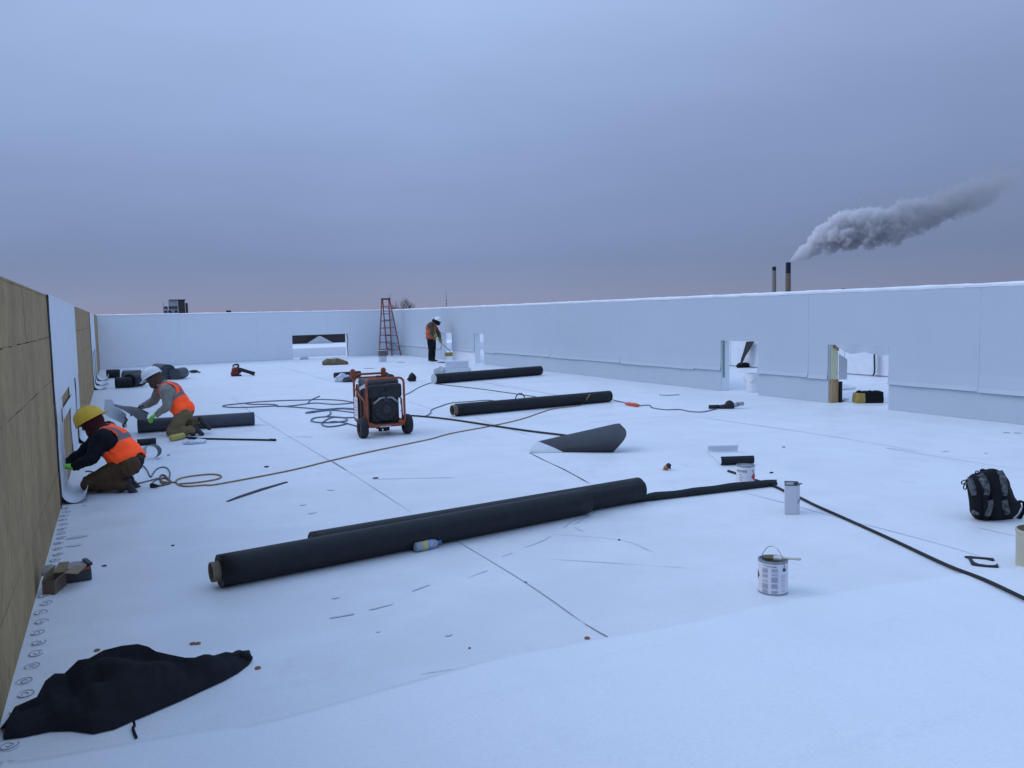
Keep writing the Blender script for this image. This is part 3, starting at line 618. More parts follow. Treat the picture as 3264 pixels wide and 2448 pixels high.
# big folded-back flap
Tt = [(918,1288,.01),(938,1238,.06),(985,1202,.10),(1200,1152,.17),(1420,1103,.24),(1560,1071,.28),(1600,1066,.285),(1618,1085,.27)]
Bt = [(918,1291,.004),(1040,1286,.004),(1175,1282,.004),(1270,1282,.004),(1370,1282,.004),(1460,1282,.004),(1520,1282,.004),(1552,1281,.004)]
cols = []
for i in range(29):
    x = i/28; tx, ty, th_ = sample(Tt, x); bx_, by_, _ = sample(Bt, x); row = []; bul = 58*max(0, (x-.55)/.45)**2
    T0 = g(4, tx, ty, th_)
    face = []
    for k in range(9):
        t = k/8; h_ = max(.004, th_*(1 - t)**.8 + .03*th_*math.sin(math.pi*t)); face.append(g(4, lerp(tx, bx_, t) + bul*math.sin(math.pi*t**.8), lerp(ty, by_, t) - 6*math.sin(math.pi*t)*x, h_))
    m3 = lerp(face[3], face[8], x**3); row = [V3((m3.x, m3.y, .004)) + FW*.01, lerp(V3((m3.x, m3.y, .004)), T0, .55) + FW*.02, T0 + FW*.012 - V3((0,0,.012))] + face
    cols.append(row)
mb = MB(); mb.sheet([r[:3] for r in cols], .005, 0, 0); mb.sheet([r[2:] for r in cols[:9]], .005, 0, 0); mb.sheet([r[2:] for r in cols[8:]], .005, 1, 1)
tag(mb.build('membrane_flap', [mat('flap_pale', (.62,.65,.70), .5, (.54,.57,.62), 4), mat('flap_grey_black', (.034,.038,.048), .5, (.024,.027,.036), 3)], smooth=True), 'large folded-back membrane flap, dark underside up, between the generator and the big rolls', 'membrane flap')
# offcut like a squared U, flat strip pieces
U = [(310,1350),(385,1350),(470,1360),(620,1372),(690,1378),(705,1402),(680,1408),(600,1388),(480,1376),(400,1372),(410,1400),(440,1430),(490,1452),(600,1468),(680,1472),(725,1466),(742,1445),(760,1497),(600,1488),(480,1475),(400,1462),(380,1420),(355,1375),(310,1362)]
mb = MB(); mb.prism([g('D', *p)[:2] for p in U], .002, .008); tag(mb.build('membrane_offcut', BLACKM), 'flat black U shaped offcut lying below the backpack', 'membrane offcut')
def flat_bar(name, label, cat, pts, wd, m, th=.006, z=.002):
    pts = [V3((p.x, p.y, 0)) for p in pts]; P = []
    for i, p in enumerate(pts):
        t = (pts[min(i+1, len(pts)-1)] - pts[max(i-1, 0)]).normalized(); s = V3((-t.y, t.x, 0)); w_ = wd[i] if isinstance(wd, (list, tuple)) else wd
        P.append([p + s*w_/2 + V3((0,0,z + th/2)), p - s*w_/2 + V3((0,0,z + th/2))])
    mb = MB(); mb.sheet(P, th, 0, 0); return tag(mb.build(name, m), label, cat)
flat_bar('membrane_strip', 'short tapered dark strip left of the big rolls', 'membrane strip', [g(7,172,207), g(7,230,185), g(7,330,152), g(7,435,121)], [.02,.05,.06,.03], BLACKM)
# crumpled black fabric in the corner
bot = [(20,1500),(130,1487),(280,1455),(400,1452),(520,1469),(640,1442),(740,1397),(860,1347),(1000,1287),(1130,1227),(1250,1172),(1330,1127),(1390,1080),(1405,1055)]
top = [(20,1482,.02),(60,1400,.05),(100,1325,.07),(215,1272,.09),(260,1180,.13),(310,1140,.14),(365,1140,.13),(440,1065,.17),(500,1055,.17),(580,1010,.19),(680,985,.20),(770,975,.20),(830,990,.19),(870,1015,.17),(960,1035,.14),(1040,1050,.12),(1170,1048,.09),(1270,1020,.07),(1330,1030,.035),(1355,1014,.03),(1402,1042,.006)]
P = []; NC = 120
for i in range(NC+1):
    x = i/NC; tx, ty, th_ = sample(top, x)
    bx_, by_ = sample(bot, x); B0 = g(2, bx_, by_, 0.004); T0 = g(2, tx, ty, th_); bl = V3((T0.x-B0.x, T0.y-B0.y, 0)); ln = max(bl.length, .02); bl = bl/ln if ln > .02 else V3((0,1,0)); row = []
    for k in range(31):
        t = k/30
        if t < .72:
            q = t/.72; p = lerp(B0, V3((T0.x, T0.y, 0)), q); z = th_*(math.sin(q*math.pi/2)**.75)
        else:
            q = (t-.72)/.28; p = V3((T0.x, T0.y, 0)) + bl*(.10*q); z = th_*math.cos(q*math.pi/2)
        env = math.sin(math.pi*min(t*1.02, 1))*min(1, th_*9)
        fold = abs(noise.noise(V3((p.x*4.2 + p.y*2.5, p.y*5.5 - p.x*1.5, 1.3))))*.10 + noise.noise(V3((p.x*11, p.y*9, 4)))*.022 + abs(noise.noise(V3((p.x*2.2 - p.y*6, p.y*2, 9))))*.07
        z = z + env*(fold - .055) if 0 < t < .7 else z
        row.append(V3((p.x, p.y, max(.004, z + .004))))
    P.append(row)
mb = MB(); mb.sheet(P, .004, 0, 0); tarp = tag(mb.build('fabric_cover', FAB, smooth=True), 'crumpled black fabric cover heaped in the lower left corner', 'fabric')
ey = g(2,1380,1040,.07)
mb = MB(); mb.tube([g(2,1345,1038,.026), g(2,1372,1036,.026), g(2,1396,1052,.018)], [.028,.022,.016], 10); mb.build('gathered_end', FAB, tarp, smooth=True)
mb = MB(); mb.tube(cr_spline([g(2,745,1398,.02), g(2,750,1420,.006), g(2,742,1437,.006), g(2,750,1465,.006), g(2,760,1490,.006)], 5), .006, 6); mb.build('tie_cord', FAB, tarp, smooth=True)
# ================================================================ FASTENER PLATES AND WASHERS
mb = MB(); mb.lathe([(.037,.000),(.034,.004),(.031,.0055),(.0004,.0045)], seg=28); mb.k = 1; mb.tube([(math.cos(a_)*.032, math.sin(a_)*.032, .0055) for a_ in [2*math.pi*k/24 for k in range(21)]], .0028, 6); mb.tube([(math.cos(a_)*.013 + .004, math.sin(a_)*.013, .0055) for a_ in [2*math.pi*k/14 + 2 for k in range(11)]], .0026, 6)
plate = mb.build('fastener_plate', [FROST, mat('pressed_ring', (.36,.40,.47), .6, (.22,.25,.31), 90)], origin=(0,0,0), smooth=False)
y_ = 3.52; first = True; rnd = random.Random(3)
while y_ < 8.35:
    p = plate if first else plate.copy()
    if not first: COL.objects.link(p)
    p.location = (-.43 + rnd.uniform(-.014,.014), y_, 0); p.rotation_euler = (rnd.uniform(-.06,.06), rnd.uniform(-.06,.06), rnd.uniform(0,6)); p.scale = (1, 1, 1)
    tag(p, 'round fastener plate pressed into the white membrane along the foot of the plywood wall', 'fastener plate', 'fastener plates along the plywood wall'); first = False
    y_ += .165 + rnd.uniform(-.015,.015)
mb = MB(); mb.lathe([(.005,.001),(.0145,.001),(.0145,.004),(.005,.004),(.005,.001)], seg=20)
wsh = mb.build('washer', mat('rusty_metal', (.30,.12,.06), .6, (.22,.08,.04), 40), origin=(0,0,0)); first = True
for z_, x, y, lb in [(2,541,1003,'single rusty washer above the black fabric heap'),(2,1074,966,'left washer of the touching pair above the fabric heap'),(2,1104,965,'right washer of the touching pair above the fabric heap'),(2,1438,1102,'rusty washer beside the right tip of the black fabric'),(7,1758,808,'rusty washer at the near end of the long floor seam')]:
    p = wsh if first else wsh.copy()
    if not first: COL.objects.link(p)
    first = False; p.location = g(z_, x, y, .002); tag(p, lb, 'washer', 'rusty washers dropped on the deck')
# small debris
def crumb(z_, x, y, size, m, lb, name='debris_scrap', cat='scrap'):
    c = g(z_, x, y); mb = MB(); n_ = 9
    pts = [V3((c.x + math.cos(k*.7)*size*rnd.uniform(.5,1.1), c.y + math.sin(k*.7)*size*rnd.uniform(.4,.8), 0)) for k in range(n_)]
    mb.prism([p[:2] for p in pts], .002, .002 + size*.35); return tag(mb.build(name, m), lb, cat, 'dark scraps dropped on the deck')
for z_, x, y, s_, lb in [(2,582,534,.017,'dark scrap right of the cardboard boxes'),(2,965,420,.015,'grey scrap between the fabric heap and the left plywood wall worker'),(7,825,105,.03,'dark scrap right of the tapered strip'),(7,1898,376,.012,'dark crumb below the right end of the big rolls'),
        (6,540,328,.024,'dark scrap right of the primer can'),(6,620,158,.02,'grey scrap above the pale offcut'),(7,1488,563,.010,'dark crumb beside the long floor seam'),(7,1240,853,.008,'tiny dark crumb near the foreground lap edge'),(3,612,1448,.03,'small dark scrap on the deck below the roller pole'),(1,1115,1248,.02,'small dark scrap right of the curled loop piece')]:
    crumb(z_, x, y, s_, RUB, lb)
# ================================================================ CORDS
cord('extension_cord', 'long tan cord looping past the yellow-helmet worker and crossing the deck over a roll', 'cord', [[('A',1290,1420),('A',1360,1425),('A',1400,1455),('A',1500,1470),('A',1700,1455),('A',1885,1440),(3,790,1475),(3,1100,1400),(3,1400,1332),(3,1800,1248),(4,190,1178),(4,330,1140),(4,640,1082),(4,850,1035),(4,1000,985),(4,1100,955),(4,1290,932),(4,1335,905,.02),(4,1352,880,.12),(4,1368,855,.208),(4,1375,848,.21)],
    [('A',1360,1425),('A',1370,1395),('A',1450,1365),('A',1600,1340),('A',1780,1325),('A',1880,1335),('A',1905,1355),('A',1850,1385),('A',1700,1412),('A',1550,1430),('A',1400,1440)]], .0085, CORDT)
t = cord('cord_tangle', 'small brown tangle of cord ends by the yellow-helmet worker', 'cord', [[('A',1080,1465),('A',1150,1465),('A',1230,1450),('A',1290,1430),('A',1290,1400),('A',1230,1370),('A',1180,1385),('A',1185,1420),('A',1240,1440),('A',1275,1410),('A',1240,1350),('A',1190,1335),('A',1165,1370),('A',1190,1410),('A',1250,1425)]], .010, mat('brown_cord', (.20,.13,.08), .6, (.12,.08,.05), 20))
p0, p1 = g('A',1065,1462,.02), g('A',1150,1466,.02); MB().tube([p0, lerp(p0, p1, .45), p1], [.026,.022,.010], 10).build('connector', RUB, t, smooth=True)
cord('power_cord', 'thin grey cord curving out from behind the yellow-helmet worker', 'cord', [[('A',270,1290),('A',330,1290),('A',400,1312),('A',480,1330)], [('A',930,1220),('A',975,1232),('A',1015,1280),('A',1055,1358),('A',1085,1315),('A',1130,1265),('A',1190,1240),('A',1250,1250),('A',1287,1300),('A',1282,1360),('A',1265,1400)], [('A',900,1438),('A',990,1415),('A',1080,1392),('A',1140,1372)], [('A',1075,1455),('A',1085,1420),('A',1120,1395),('A',1165,1375)]], .0075, CORDG)
cord('air_hose', 'blue-grey hose lying in loose coils left of the generator', 'hose', [[(3,1330,945),(3,1200,925),(3,1060,917),(3,900,922),(3,760,925),(3,560,935),(3,400,950),(3,290,962),(3,280,974),(3,400,980),(3,600,972),(3,700,965),(3,640,955),(3,500,955),(3,440,948)], [(3,690,972),(3,800,968),(3,900,955),(3,1000,945),(3,1150,955),(3,1320,942)], [(3,690,968),(3,900,982),(3,1050,995),(3,1200,985),(3,1330,992)], [(3,1030,890),(3,980,912),(3,955,925),(3,940,942)],
    [(3,1340,1002),(3,1200,990),(3,1100,1000),(3,980,1010),(3,920,1022),(3,960,1022),(3,1050,1008),(3,1150,1003),(3,1340,1025)], [(3,1350,1055),(3,1240,1060),(3,1120,1052),(3,1000,1060),(3,962,1082),(3,1010,1096),(3,1120,1098),(3,1200,1090),(3,1242,1082),(3,1225,1062),(3,1130,1058),(3,1080,1078),(3,1045,1108),(3,1090,1130),(3,1180,1122),(3,1235,1104),(3,1150,1090),(3,1090,1098)], [(3,1110,1005),(3,1115,1030),(3,1085,1050)], [(3,1240,1104),(3,1290,1118),(3,1340,1132)]], .0115, HOSEB, n=7)
cord('rubber_hose', 'black hose running right from the generator to the folded flap', 'hose', [[(3,1690,1045),(4,60,1008),(4,300,1032),(4,640,1082),(4,900,1120),(4,1080,1142),(4,1230,1160)]], .0145, RUB)
cord('rubber_hose', 'thick black hose running from the primer can to the lower right corner', 'hose', [[('E',240,478),('E',330,505),('E',400,528),('E',560,580),('E',740,645),('E',890,695),('E',1150,785),('E',1330,870),('E',1480,935),('E',1640,1005),('E',1890,1130),(6,1010,622),(6,1350,775),(6,1700,938,.004),(6,1950,1035,.011),(6,2212,1158,.011),(6,2500,1290,.008)]], .0115, RUB)
cord('power_cord', 'thin grey cord from the generator past the left end of the farthest roll', 'cord', [[(3,1690,885),(3,1740,862),(4,90,790),(4,180,757),(4,260,740)]], .009, CORDG)
cord('power_cord', 'thin rust coloured cord slanting between the two long rolls', 'cord', [[(4,215,768),(4,400,788),(4,600,812),(4,800,840),(4,950,862),(4,1040,880)]], .009, CORDO)
cord('power_cord', 'grey cord bending behind the middle roll to a small ring', 'cord', [[(4,115,1015),(4,150,1003),(4,172,985),(4,180,962),(4,240,938),(4,330,911),(4,470,900),(4,600,890),(4,700,899),(4,830,901),(4,1000,885)]], .009, CORDG)
cc = g(4,848,886); mb = MB(); mb.tube([cc + V3((math.cos(k/9*math.pi)*.10, 0, math.sin(k/9*math.pi)*.12)) for k in range(10)], .011, 6); tag(mb.build('hose_ring', RUB, smooth=True), 'small upright black ring behind the middle roll', 'ring')
t = cord('power_cord', 'grey cord with an orange plug leading from the middle roll to the welding gun', 'cord', [[(4,1525,882),(4,1600,900),(4,1650,912)], [(4,1745,932),(4,1790,928),(4,1830,930),(4,1850,948),(4,1950,962),(4,2050,960),(4,2133,975),(5,80,962),(5,150,948),(5,200,936)]], .009, CORDG)
p0, p1 = g(4,1645,915,.03), g(4,1745,930,.03); MB().tube([p0, lerp(p0,p1,.3), lerp(p0,p1,.5), lerp(p0,p1,.7), p1], [.02,.034,.03,.036,.02], 10).build('plug', PLUG, t, smooth=True)
# ================================================================ PEOPLE
def limb(mb, pts, rs, seg=14):
    pts = [V3(p) for p in pts]
    for i in range(len(pts)-1): mb.tube([pts[i], pts[i+1]], [rs[i], rs[i+1]], seg)
    for p, r in zip(pts, rs): mb.ell(p, r, nu=12, nv=8)
def basis(z, x):                                     # columns x,y,z; z along given, x close to given
    z = z.normalized(); x = (x - z*x.dot(z)).normalized(); y = z.cross(x); return Matrix((x, y, z)).transposed()
def hand(parent, wrist, aim, palm_n, m, side=1, curl=.6, sc=1.0, name='glove', spread=.2):
    """palm, five unequal bent fingers; aim = towards the knuckles, palm_n = where the palm looks"""
    aim = aim.normalized(); pn = (palm_n - aim*palm_n.dot(aim)).normalized(); sd = aim.cross(pn)*side; mb = MB()
    Rm = Matrix((sd, pn, aim)).transposed(); wrist = V3(wrist)
    mb.tube([wrist - aim*.045*sc, wrist + aim*.015*sc], [.036*sc, .032*sc], 12); mb.ell(wrist + aim*.052*sc, (.044*sc, .020*sc, .056*sc), Rm)
    for i, (off, ln) in enumerate(((-.031, .072), (-.011, .082), (.010, .076), (.029, .060))):
        b = wrist + aim*.092*sc + sd*off*sc; a1 = (aim + sd*off*spread*12*.1 + pn*curl*.35).normalized(); a2 = (aim + pn*curl*1.3).normalized(); a3 = (aim*.5 + pn*curl*2.0).normalized(); ln *= sc
        q = [b - aim*.02*sc, b + a1*ln*.45]; q.append(q[-1] + a2*ln*.33); q.append(q[-1] + a3*ln*.24); limb(mb, q, [.0115*sc, .0108*sc, .0098*sc, .0088*sc], 8)
    tb = wrist + aim*.028*sc - sd*.036*sc; t1 = (aim*.7 - sd*.75 + pn*.35).normalized(); t2 = (aim*.95 - sd*.1 + pn*.5*curl*2).normalized()
    limb(mb, [tb - t1*.012*sc, tb + t1*.038*sc, tb + t1*.038*sc + t2*.032*sc], [.0155*sc, .013*sc, .0105*sc], 8)
    return voxel(mb, .0048*sc, name, m, parent, 2)
def boot(parent, ankle, toe, m, sc=1.0, up=None):
    """ankle joint, toe tip; the sole is a part of the shoe"""
    a = V3(ankle); t = V3(toe); f = (t-a).normalized(); u = up if up is not None else V3((0,0,1)); u = (u - f*u.dot(f)).normalized(); Rm = basis(f, u.cross(f)); ln = (t-a).length; mb = MB()
    mb.ell(a, .052*sc); mb.tube([a + u*.09*sc, a], [.052*sc, .05*sc], 12); mb.ell(a + f*ln*.45 - u*.018*sc, (.046*sc, .036*sc, ln*.52), Rm); mb.ell(a + f*ln*.78 - u*.022*sc, (.048*sc, .030*sc, ln*.26), Rm); mb.ell(a - f*.02 - u*.03*sc, (.042*sc, .036*sc, .045*sc), Rm)
    return voxel(mb, .009, 'boot', m, parent, 3)
def person(label, loc, J, cl, group='roofers at work on the deck'):
    """J: joints in world space; cl: clothing"""
    t = thing('person', label, 'person', loc, group); hips, chest, neck, head = J['hips'], J['chest'], J['neck'], J['head']
    side = (J['shL'] - J['shR']); side.normalize(); spine = (chest - hips).normalized(); Rt = basis(spine, side); fwd = Rt.col[1]*J.get('fs', -1)
    up_h = J['hup'].normalized(); face = J['face']; face = (face - up_h*face.dot(up_h)).normalized(); Rh = Matrix((up_h.cross(face)*-1, face, up_h)).transposed()
    # body: one continuous skin from head to ankles and wrists
    mb = MB(); mb.ell(head, (.074, .094, .108), Rh); mb.ell(head + face*.03 - up_h*.055, (.052, .062, .058), Rh); limb(mb, [neck, head - up_h*.05], [.058, .055])
    mb.ell(head + face*.098 - up_h*.012, (.013, .020, .024), Rh); mb.ell(head + face*.082 - up_h*.072, (.026, .018, .010), Rh)           # nose, mouth
    for s_ in (-1, 1): mb.ell(head + Rh.col[0]*.076*s_ - up_h*.015, (.010, .020, .030), Rh); mb.ell(head + Rh.col[0]*.031*s_ + face*.080 + up_h*.018, (.018, .014, .010), Rh)
    mb.ell(lerp(hips, chest, .80), (.150, .098, .17), Rt); mb.ell(lerp(hips, chest, .25), (.135, .095, .16), Rt); mb.ell(hips, (.140, .105, .10), Rt); limb(mb, [chest, neck], [.07, .056])
    for k in ('L', 'R'):
        limb(mb, [J['sh'+k], J['el'+k], J['wr'+k]], [.047, .038, .027]); limb(mb, [chest + (J['sh'+k]-chest)*.3, J['sh'+k]], [.06, .05])
        limb(mb, [J['hp'+k], J['kn'+k], J['an'+k]], [.078, .055, .038])
    voxel(mb, .012, 'body', SKIN, t, 3)
    # eyes on the face
    for s_ in (-1, 1): MB().ell(head + Rh.col[0]*.031*s_ + face*.088 + up_h*.012, (.011, .006, .008), Rh).build('eye', RUB, t, smooth=True)
    # jacket
    mb = MB(); q = cl.get('bulk', 1.0)
    mb.ell(lerp(hips, chest, .82), (.185*q, .135*q, .185), Rt); mb.ell(lerp(hips, chest, .40), (.172*q, .135*q, .20), Rt); mb.ell(lerp(hips, chest, .02) , (.172*q, .135*q, .13), Rt); limb(mb, [lerp(hips, chest, .95), lerp(neck, head, .12)], [.10, .078])
    for k in ('L', 'R'):
        limb(mb, [J['sh'+k], lerp(J['sh'+k], J['el'+k], .55), J['el'+k], lerp(J['el'+k], J['wr'+k], .5), lerp(J['el'+k], J['wr'+k], .95)], [.083*q, .072*q, .062*q, .054*q, .042*q]); limb(mb, [lerp(chest, J['sh'+k], .3), J['sh'+k]], [.095*q, .083*q])
    voxel(mb, .012, 'jacket', cl['jacket'], t, 4, .014, 13)
    # trousers
    mb = MB(); mb.ell(hips, (.165*q, .128*q, .125), Rt)
    for k in ('L', 'R'):
        limb(mb, [J['hp'+k], lerp(J['hp'+k], J['kn'+k], .5), J['kn'+k], lerp(J['kn'+k], J['an'+k], .4), lerp(J['kn'+k], J['an'+k], .96)], [.102*q, .092*q, .076, .074, .060])
    voxel(mb, .012, 'trousers', cl['trousers'], t, 4, .013, 14)
    # vest: a shell over the jacket; arms come out of its sides, it stops at the hem
    mb = MB(); vq = q*1.0
    mb.ell(lerp(hips, chest, .86), (.192*vq, .152*vq, .195), Rt); mb.ell(lerp(hips, chest, .40), (.187*vq, .152*vq, .21), Rt); mb.ell(lerp(hips, chest, .05), (.188*vq, .150*vq, .15), Rt); limb(mb, [lerp(chest, J['shL'], .62), lerp(chest, J['shR'], .62)], [.100*vq]*2)
    LR = Matrix.Translation(hips) @ Rt.to_4x4(); inv = LR.inverted(); hem = cl.get('hem', -.05)
    nh = (neck - hips).dot(spine)
    def cut(c):
        p = inv @ c
        if p.z < hem + .02*math.sin(p.x*20): return True
        if (c - neck).length < .098: return True
        for k, sg in (('L', 1), ('R', -1)):
            sh = inv @ J['sh'+k]
            if abs(p.x - sh.x) < .072 and p.x*sg > .145 and (p - V3((sh.x, sh.y, sh.z - .03))).length < .12: return True
        return False
    vo = voxel(mb, .0105, 'vest', cl['vest'], t, 4, .012, 11, cut, LR)
    sm = vo.modifiers.new('th', 'SOLIDIFY'); sm.thickness = .006; sm.offset = 1
    # boots and gloves
    for k in ('L', 'R'):
        boot(t, J['an'+k], J['to'+k], cl['boot'], up=J.get('bu'+k))
        w0 = J['wr'+k]; hd = J.get('hd'+k, (w0 - J['el'+k])); hand(t, w0, hd, J.get('pn'+k, V3((0,0,-1))), cl['glove'+k], 1 if k == 'L' else -1, cl.get('curl', .9), cl.get('hsc', 1.12))
    # head gear
    if cl.get('hood'):
        mb = MB(); mb.ell(head - up_h*.005 - face*.012, (.098, .108, .120), Rh); mb.ell(head - up_h*.085 + face*.020, (.080, .088, .07), Rh); limb(mb, [neck, lerp(neck, head, .5)], [.088, .085])
        fc = cl.get('face_open', True)
        voxel(mb, .009, 'balaclava', cl['hood'], t, 3, .006, 20, (lambda c: (c-head).dot(face) > .070 and abs((c-head).dot(Rh.col[0])) < .05 and -.035 < (c-head).dot(up_h) < .045) if fc else None)
    hc = head + up_h*.035
    mb = MB(); prof = []; K = 28
    for i in range(9):
        a_ = math.pi/2*(i/8); prof.append([hc + Rh @ V3((math.cos(2*math.pi*k/K)*.125*math.cos(a_)**.8, math.sin(2*math.pi*k/K)*.145*math.cos(a_)**.8, .128*math.sin(a_))) for k in range(K)])
    for r_ in range(8): mb.grid([prof[r_] + [prof[r_][0]], prof[r_+1] + [prof[r_+1][0]]])
    # rim all round, peak in front, ridge over the crown
    bs = cl.get('brim', 1)
    rim = []
    for k in range(K):
        a_ = 2*math.pi*k/K; fr = max(0, math.sin(a_)*bs); e1 = .010 + .045*fr**2; rim.append(hc + Rh @ V3((math.cos(a_)*(.125 + e1*.8), math.sin(a_)*(.145 + e1), -.008 - .010*fr)))
    low = [p - up_h*.006 for p in rim]; inn = [hc + Rh @ V3((math.cos(2*math.pi*k/K)*.118, math.sin(2*math.pi*k/K)*.138, -.004)) for k in range(K)]
    mb.grid([prof[0] + [prof[0][0]], rim + [rim[0]]]); mb.grid([rim + [rim[0]], low + [low[0]]]); mb.grid([low + [low[0]], inn + [inn[0]]]); mb.q(*[p + up_h*.03 for p in inn])
    for x_ in (-.03, 0, .03): mb.tube([hc + Rh @ V3((x_, math.cos(a_)*.137, .124*math.sin(a_) + .003)) for a_ in [math.pi*(.14 + .72*i/10) for i in range(11)]], .008, 6)
    hl = mb.build('hard_hat', cl['helmet'], t, smooth=True)
    return t
# worker with the yellow helmet, kneeling at the plywood wall
R1 = V3((-.12, 9.02, 0)); A = lambda x, y, d=0: pv('A', x, y, R1, d)
J = dict(hips=A(800,1165,.02), chest=A(585,925,.03), neck=A(445,800,.03), head=A(345,700,.02), shL=A(470,880,-.15), shR=A(540,790,.20), elL=A(345,1140,-.19), elR=A(270,1050,.20), wrL=A(140,1232,-.10), wrR=A(75,1165,.13),
    hpL=A(800,1215,-.09), hpR=A(810,1205,.11), knL=A(310,1440,-.12), knR=A(360,1400,.14), anL=A(760,1445,-.12), anR=A(800,1420,.13), toL=A(800,1530,-.13) , toR=A(850,1500,.13), hup=V3((-.45,0,.80)) - FW*0, face=V3((-.75,.35,-.50)), hdL=A(60,1225,-.08) - A(140,1232,-.10), fs=-1)
xr = V3((FW.y, -FW.x, 0))
J['hup'] = (xr*-.50 + V3((0,0,.86)) - FW*.06); J['face'] = (xr*-.86 - V3((0,0,.5)) - FW*.12); J['toL'] = J['anL'] + xr*.075 + V3((0,0,-.13)); J['toR'] = J['anR'] + xr*.09 + V3((0,0,-.11)); J['buL'] = -xr; J['buR'] = -xr
person('worker in a yellow hard hat and orange vest kneeling at the plywood wall', R1, J, dict(jacket=JBLK, trousers=TBRN, vest=VEST, boot=BOOT, gloveL=LIME, gloveR=DKGL, hood=MARO, helmet=YELH, bulk=1.06, hem=-.035, face_open=False, brim=-1))
tl = thing('seam_roller', 'small roller held at the wall by the worker in the yellow hard hat', 'tool', J['wrL'])
k_ = A(60,1255,-.10); mb = MB(); mb.tube([k_ + xr*.10, k_, k_ - xr*.06 + V3((0,0,.02))], [.012,.012,.008], 8); mb.build('handle', PINE, tl, smooth=True); k2 = k_ - xr*.07 + V3((0,0,.02)); MB().cyl(k2 - FW*.02, k2 + FW*.02, .022).build('wheel', STEEL, tl)
# worker with the white helmet, kneeling and handling an offcut
R2 = V3((.85, 12.85, 0)); A = lambda x, y, d=0: pv('A', x, y, R2, d)
J = dict(hips=A(1455,560,.0), chest=A(1290,330,.02), neck=A(1175,215,.03), head=A(1085,165,.03), shL=A(1240,310,-.17), shR=A(1190,270,.19), elL=A(1265,510,-.22), elR=A(1090,450,.26), wrL=A(1130,600,-.16), wrR=A(935,520,.18),
    hpL=A(1460,590,-.09), hpR=A(1470,580,.10), knL=A(1305,825,-.12), knR=A(1330,800,.14), anL=A(1590,790,-.12), anR=A(1650,690,.12), toL=A(1640,820,-.12), toR=A(1750,790,.12), hup=xr*-.48 + V3((0,0,.87)), face=xr*-.80 - V3((0,0,.55)) - FW*.15, fs=-1)
for k in 'LR': J['bu'+k] = -xr
J['toL'] = J['anL'] + xr*.10 + V3((0,0,-.10)); J['toR'] = J['anR'] + xr*.13 + V3((0,0,-.14))
person('worker in a white hard hat kneeling in an orange vest and grey sleeves', R2, J, dict(jacket=JGRY, trousers=TKHK, vest=VEST, boot=BOOT, gloveL=LIME, gloveR=DKGL, hood=mat('brown_knit', (.13,.075,.055), .9, (.09,.05,.04), 30, .5, 100, spec=.2), face_open=True, helmet=WHIH, bulk=1.03, hem=-.10))
# standing worker with the brush
R3 = g('C',1400,1365); A = lambda x, y, d=0: pv('C', x, y, R3, d)
J = dict(hips=A(1375,900,.0), chest=A(1375,680,.02), neck=A(1440,575,.02), head=A(1515,575,.0), shL=A(1410,655,.17), shR=A(1380,645,-.18), elL=A(1520,800,.19), elR=A(1395,800,-.20), wrL=A(1545,915,.09), wrR=A(1412,850,-.20),
    hpL=A(1400,930,.09), hpR=A(1365,930,-.09), knL=A(1430,1130,.10), knR=A(1365,1130,-.09), anL=A(1420,1325,.11), anR=A(1355,1325,-.09), toL=A(1515,1350,.10), toR=A(1450,1355,-.10), hup=xr*.35 + V3((0,0,.9)), face=xr*.72 - V3((0,0,.62)) - FW*.1, fs=1)
J['hdL'] = xr*.2 - V3((0,0,.9)); J['hdR'] = xr*.8 + V3((0,0,-.3)); J['pnR'] = FW*1.0; J['pnL'] = -FW
# the person looks to the right: swap the sides so that left is the far arm
person('worker in a white hard hat standing by the wall, bending over a long-handled brush', R3, J, dict(jacket=mat('jacket_brown', (.115,.08,.058), .85, (.08,.055,.042), 10, .5, 25, spec=.2), trousers=TBLK, vest=VEST3, boot=RUB, gloveL=mat('worn_glove', (.20,.36,.08), .8), gloveR=MATS['worn_glove'], hood=JBLK, helmet=WHIH, bulk=1.22, hem=-.20))
br = thing('push_broom', 'yellow push broom held by the standing worker', 'broom', g('C',1720,1300)); h0 = A(1395,835,-.20); h1 = A(1765,1175,.12)
MB().tube([h0, h1], .014, 8).build('handle', PINE, br, smooth=True); hb = A(1722,1218,.14); MB().box(hb + V3((0,0,.035)), (.27,.07,.045), 0).build('brush_block', PINE, br, bevel=.01); MB().box(hb - V3((0,0,.035)), (.29,.085,.10)).build('bristles', YELB, br, bevel=.012)
# membrane piece held by the kneeling worker
A = lambda x, y, d=0: pv('A', x, y, R2, d); pts_t = [(620,498),(720,505),(820,512),(920,530),(1040,590)]; pts_b = [(625,502),(740,560),(850,625),(900,668),(1010,660)]
P = [[lerp(A(*t_, .12), A(*b_, -.10), k/5) + V3((0,0,.02*math.sin(k/5*3.14))) for k in range(6)] for t_, b_ in zip(pts_t, pts_b)]
ho = thing('membrane_offcut', 'dark and pale membrane offcut held up by the worker in the white hard hat', 'membrane offcut', A(900,660))
mb = MB(); mb.sheet(P, .005, 0, 1); mb.build('dark_flap', [mat('slate_membrane', (.075,.08,.095), .5, (.06,.064,.078), 4)]*2, ho, smooth=True)
P = [[A(*lp, dpt) for lp, dpt in zip(((lerp(a0,a1,s), lerp(b0,b1,s)) for (a0,b0),(a1,b1) in (((505,430),(590,430)),((500,500),(630,500)),((495,600),(760,600)),((560,640),(765,680)),((690,690),(770,770)))), (.30,.22,.12,.04,-.02))] for s in (0,.2,.4,.6,.8,1)]
mb = MB(); mb.sheet(P, .005, 0, 1); mb.build('pale_flap', [GREYW, GREYW], ho, smooth=True)
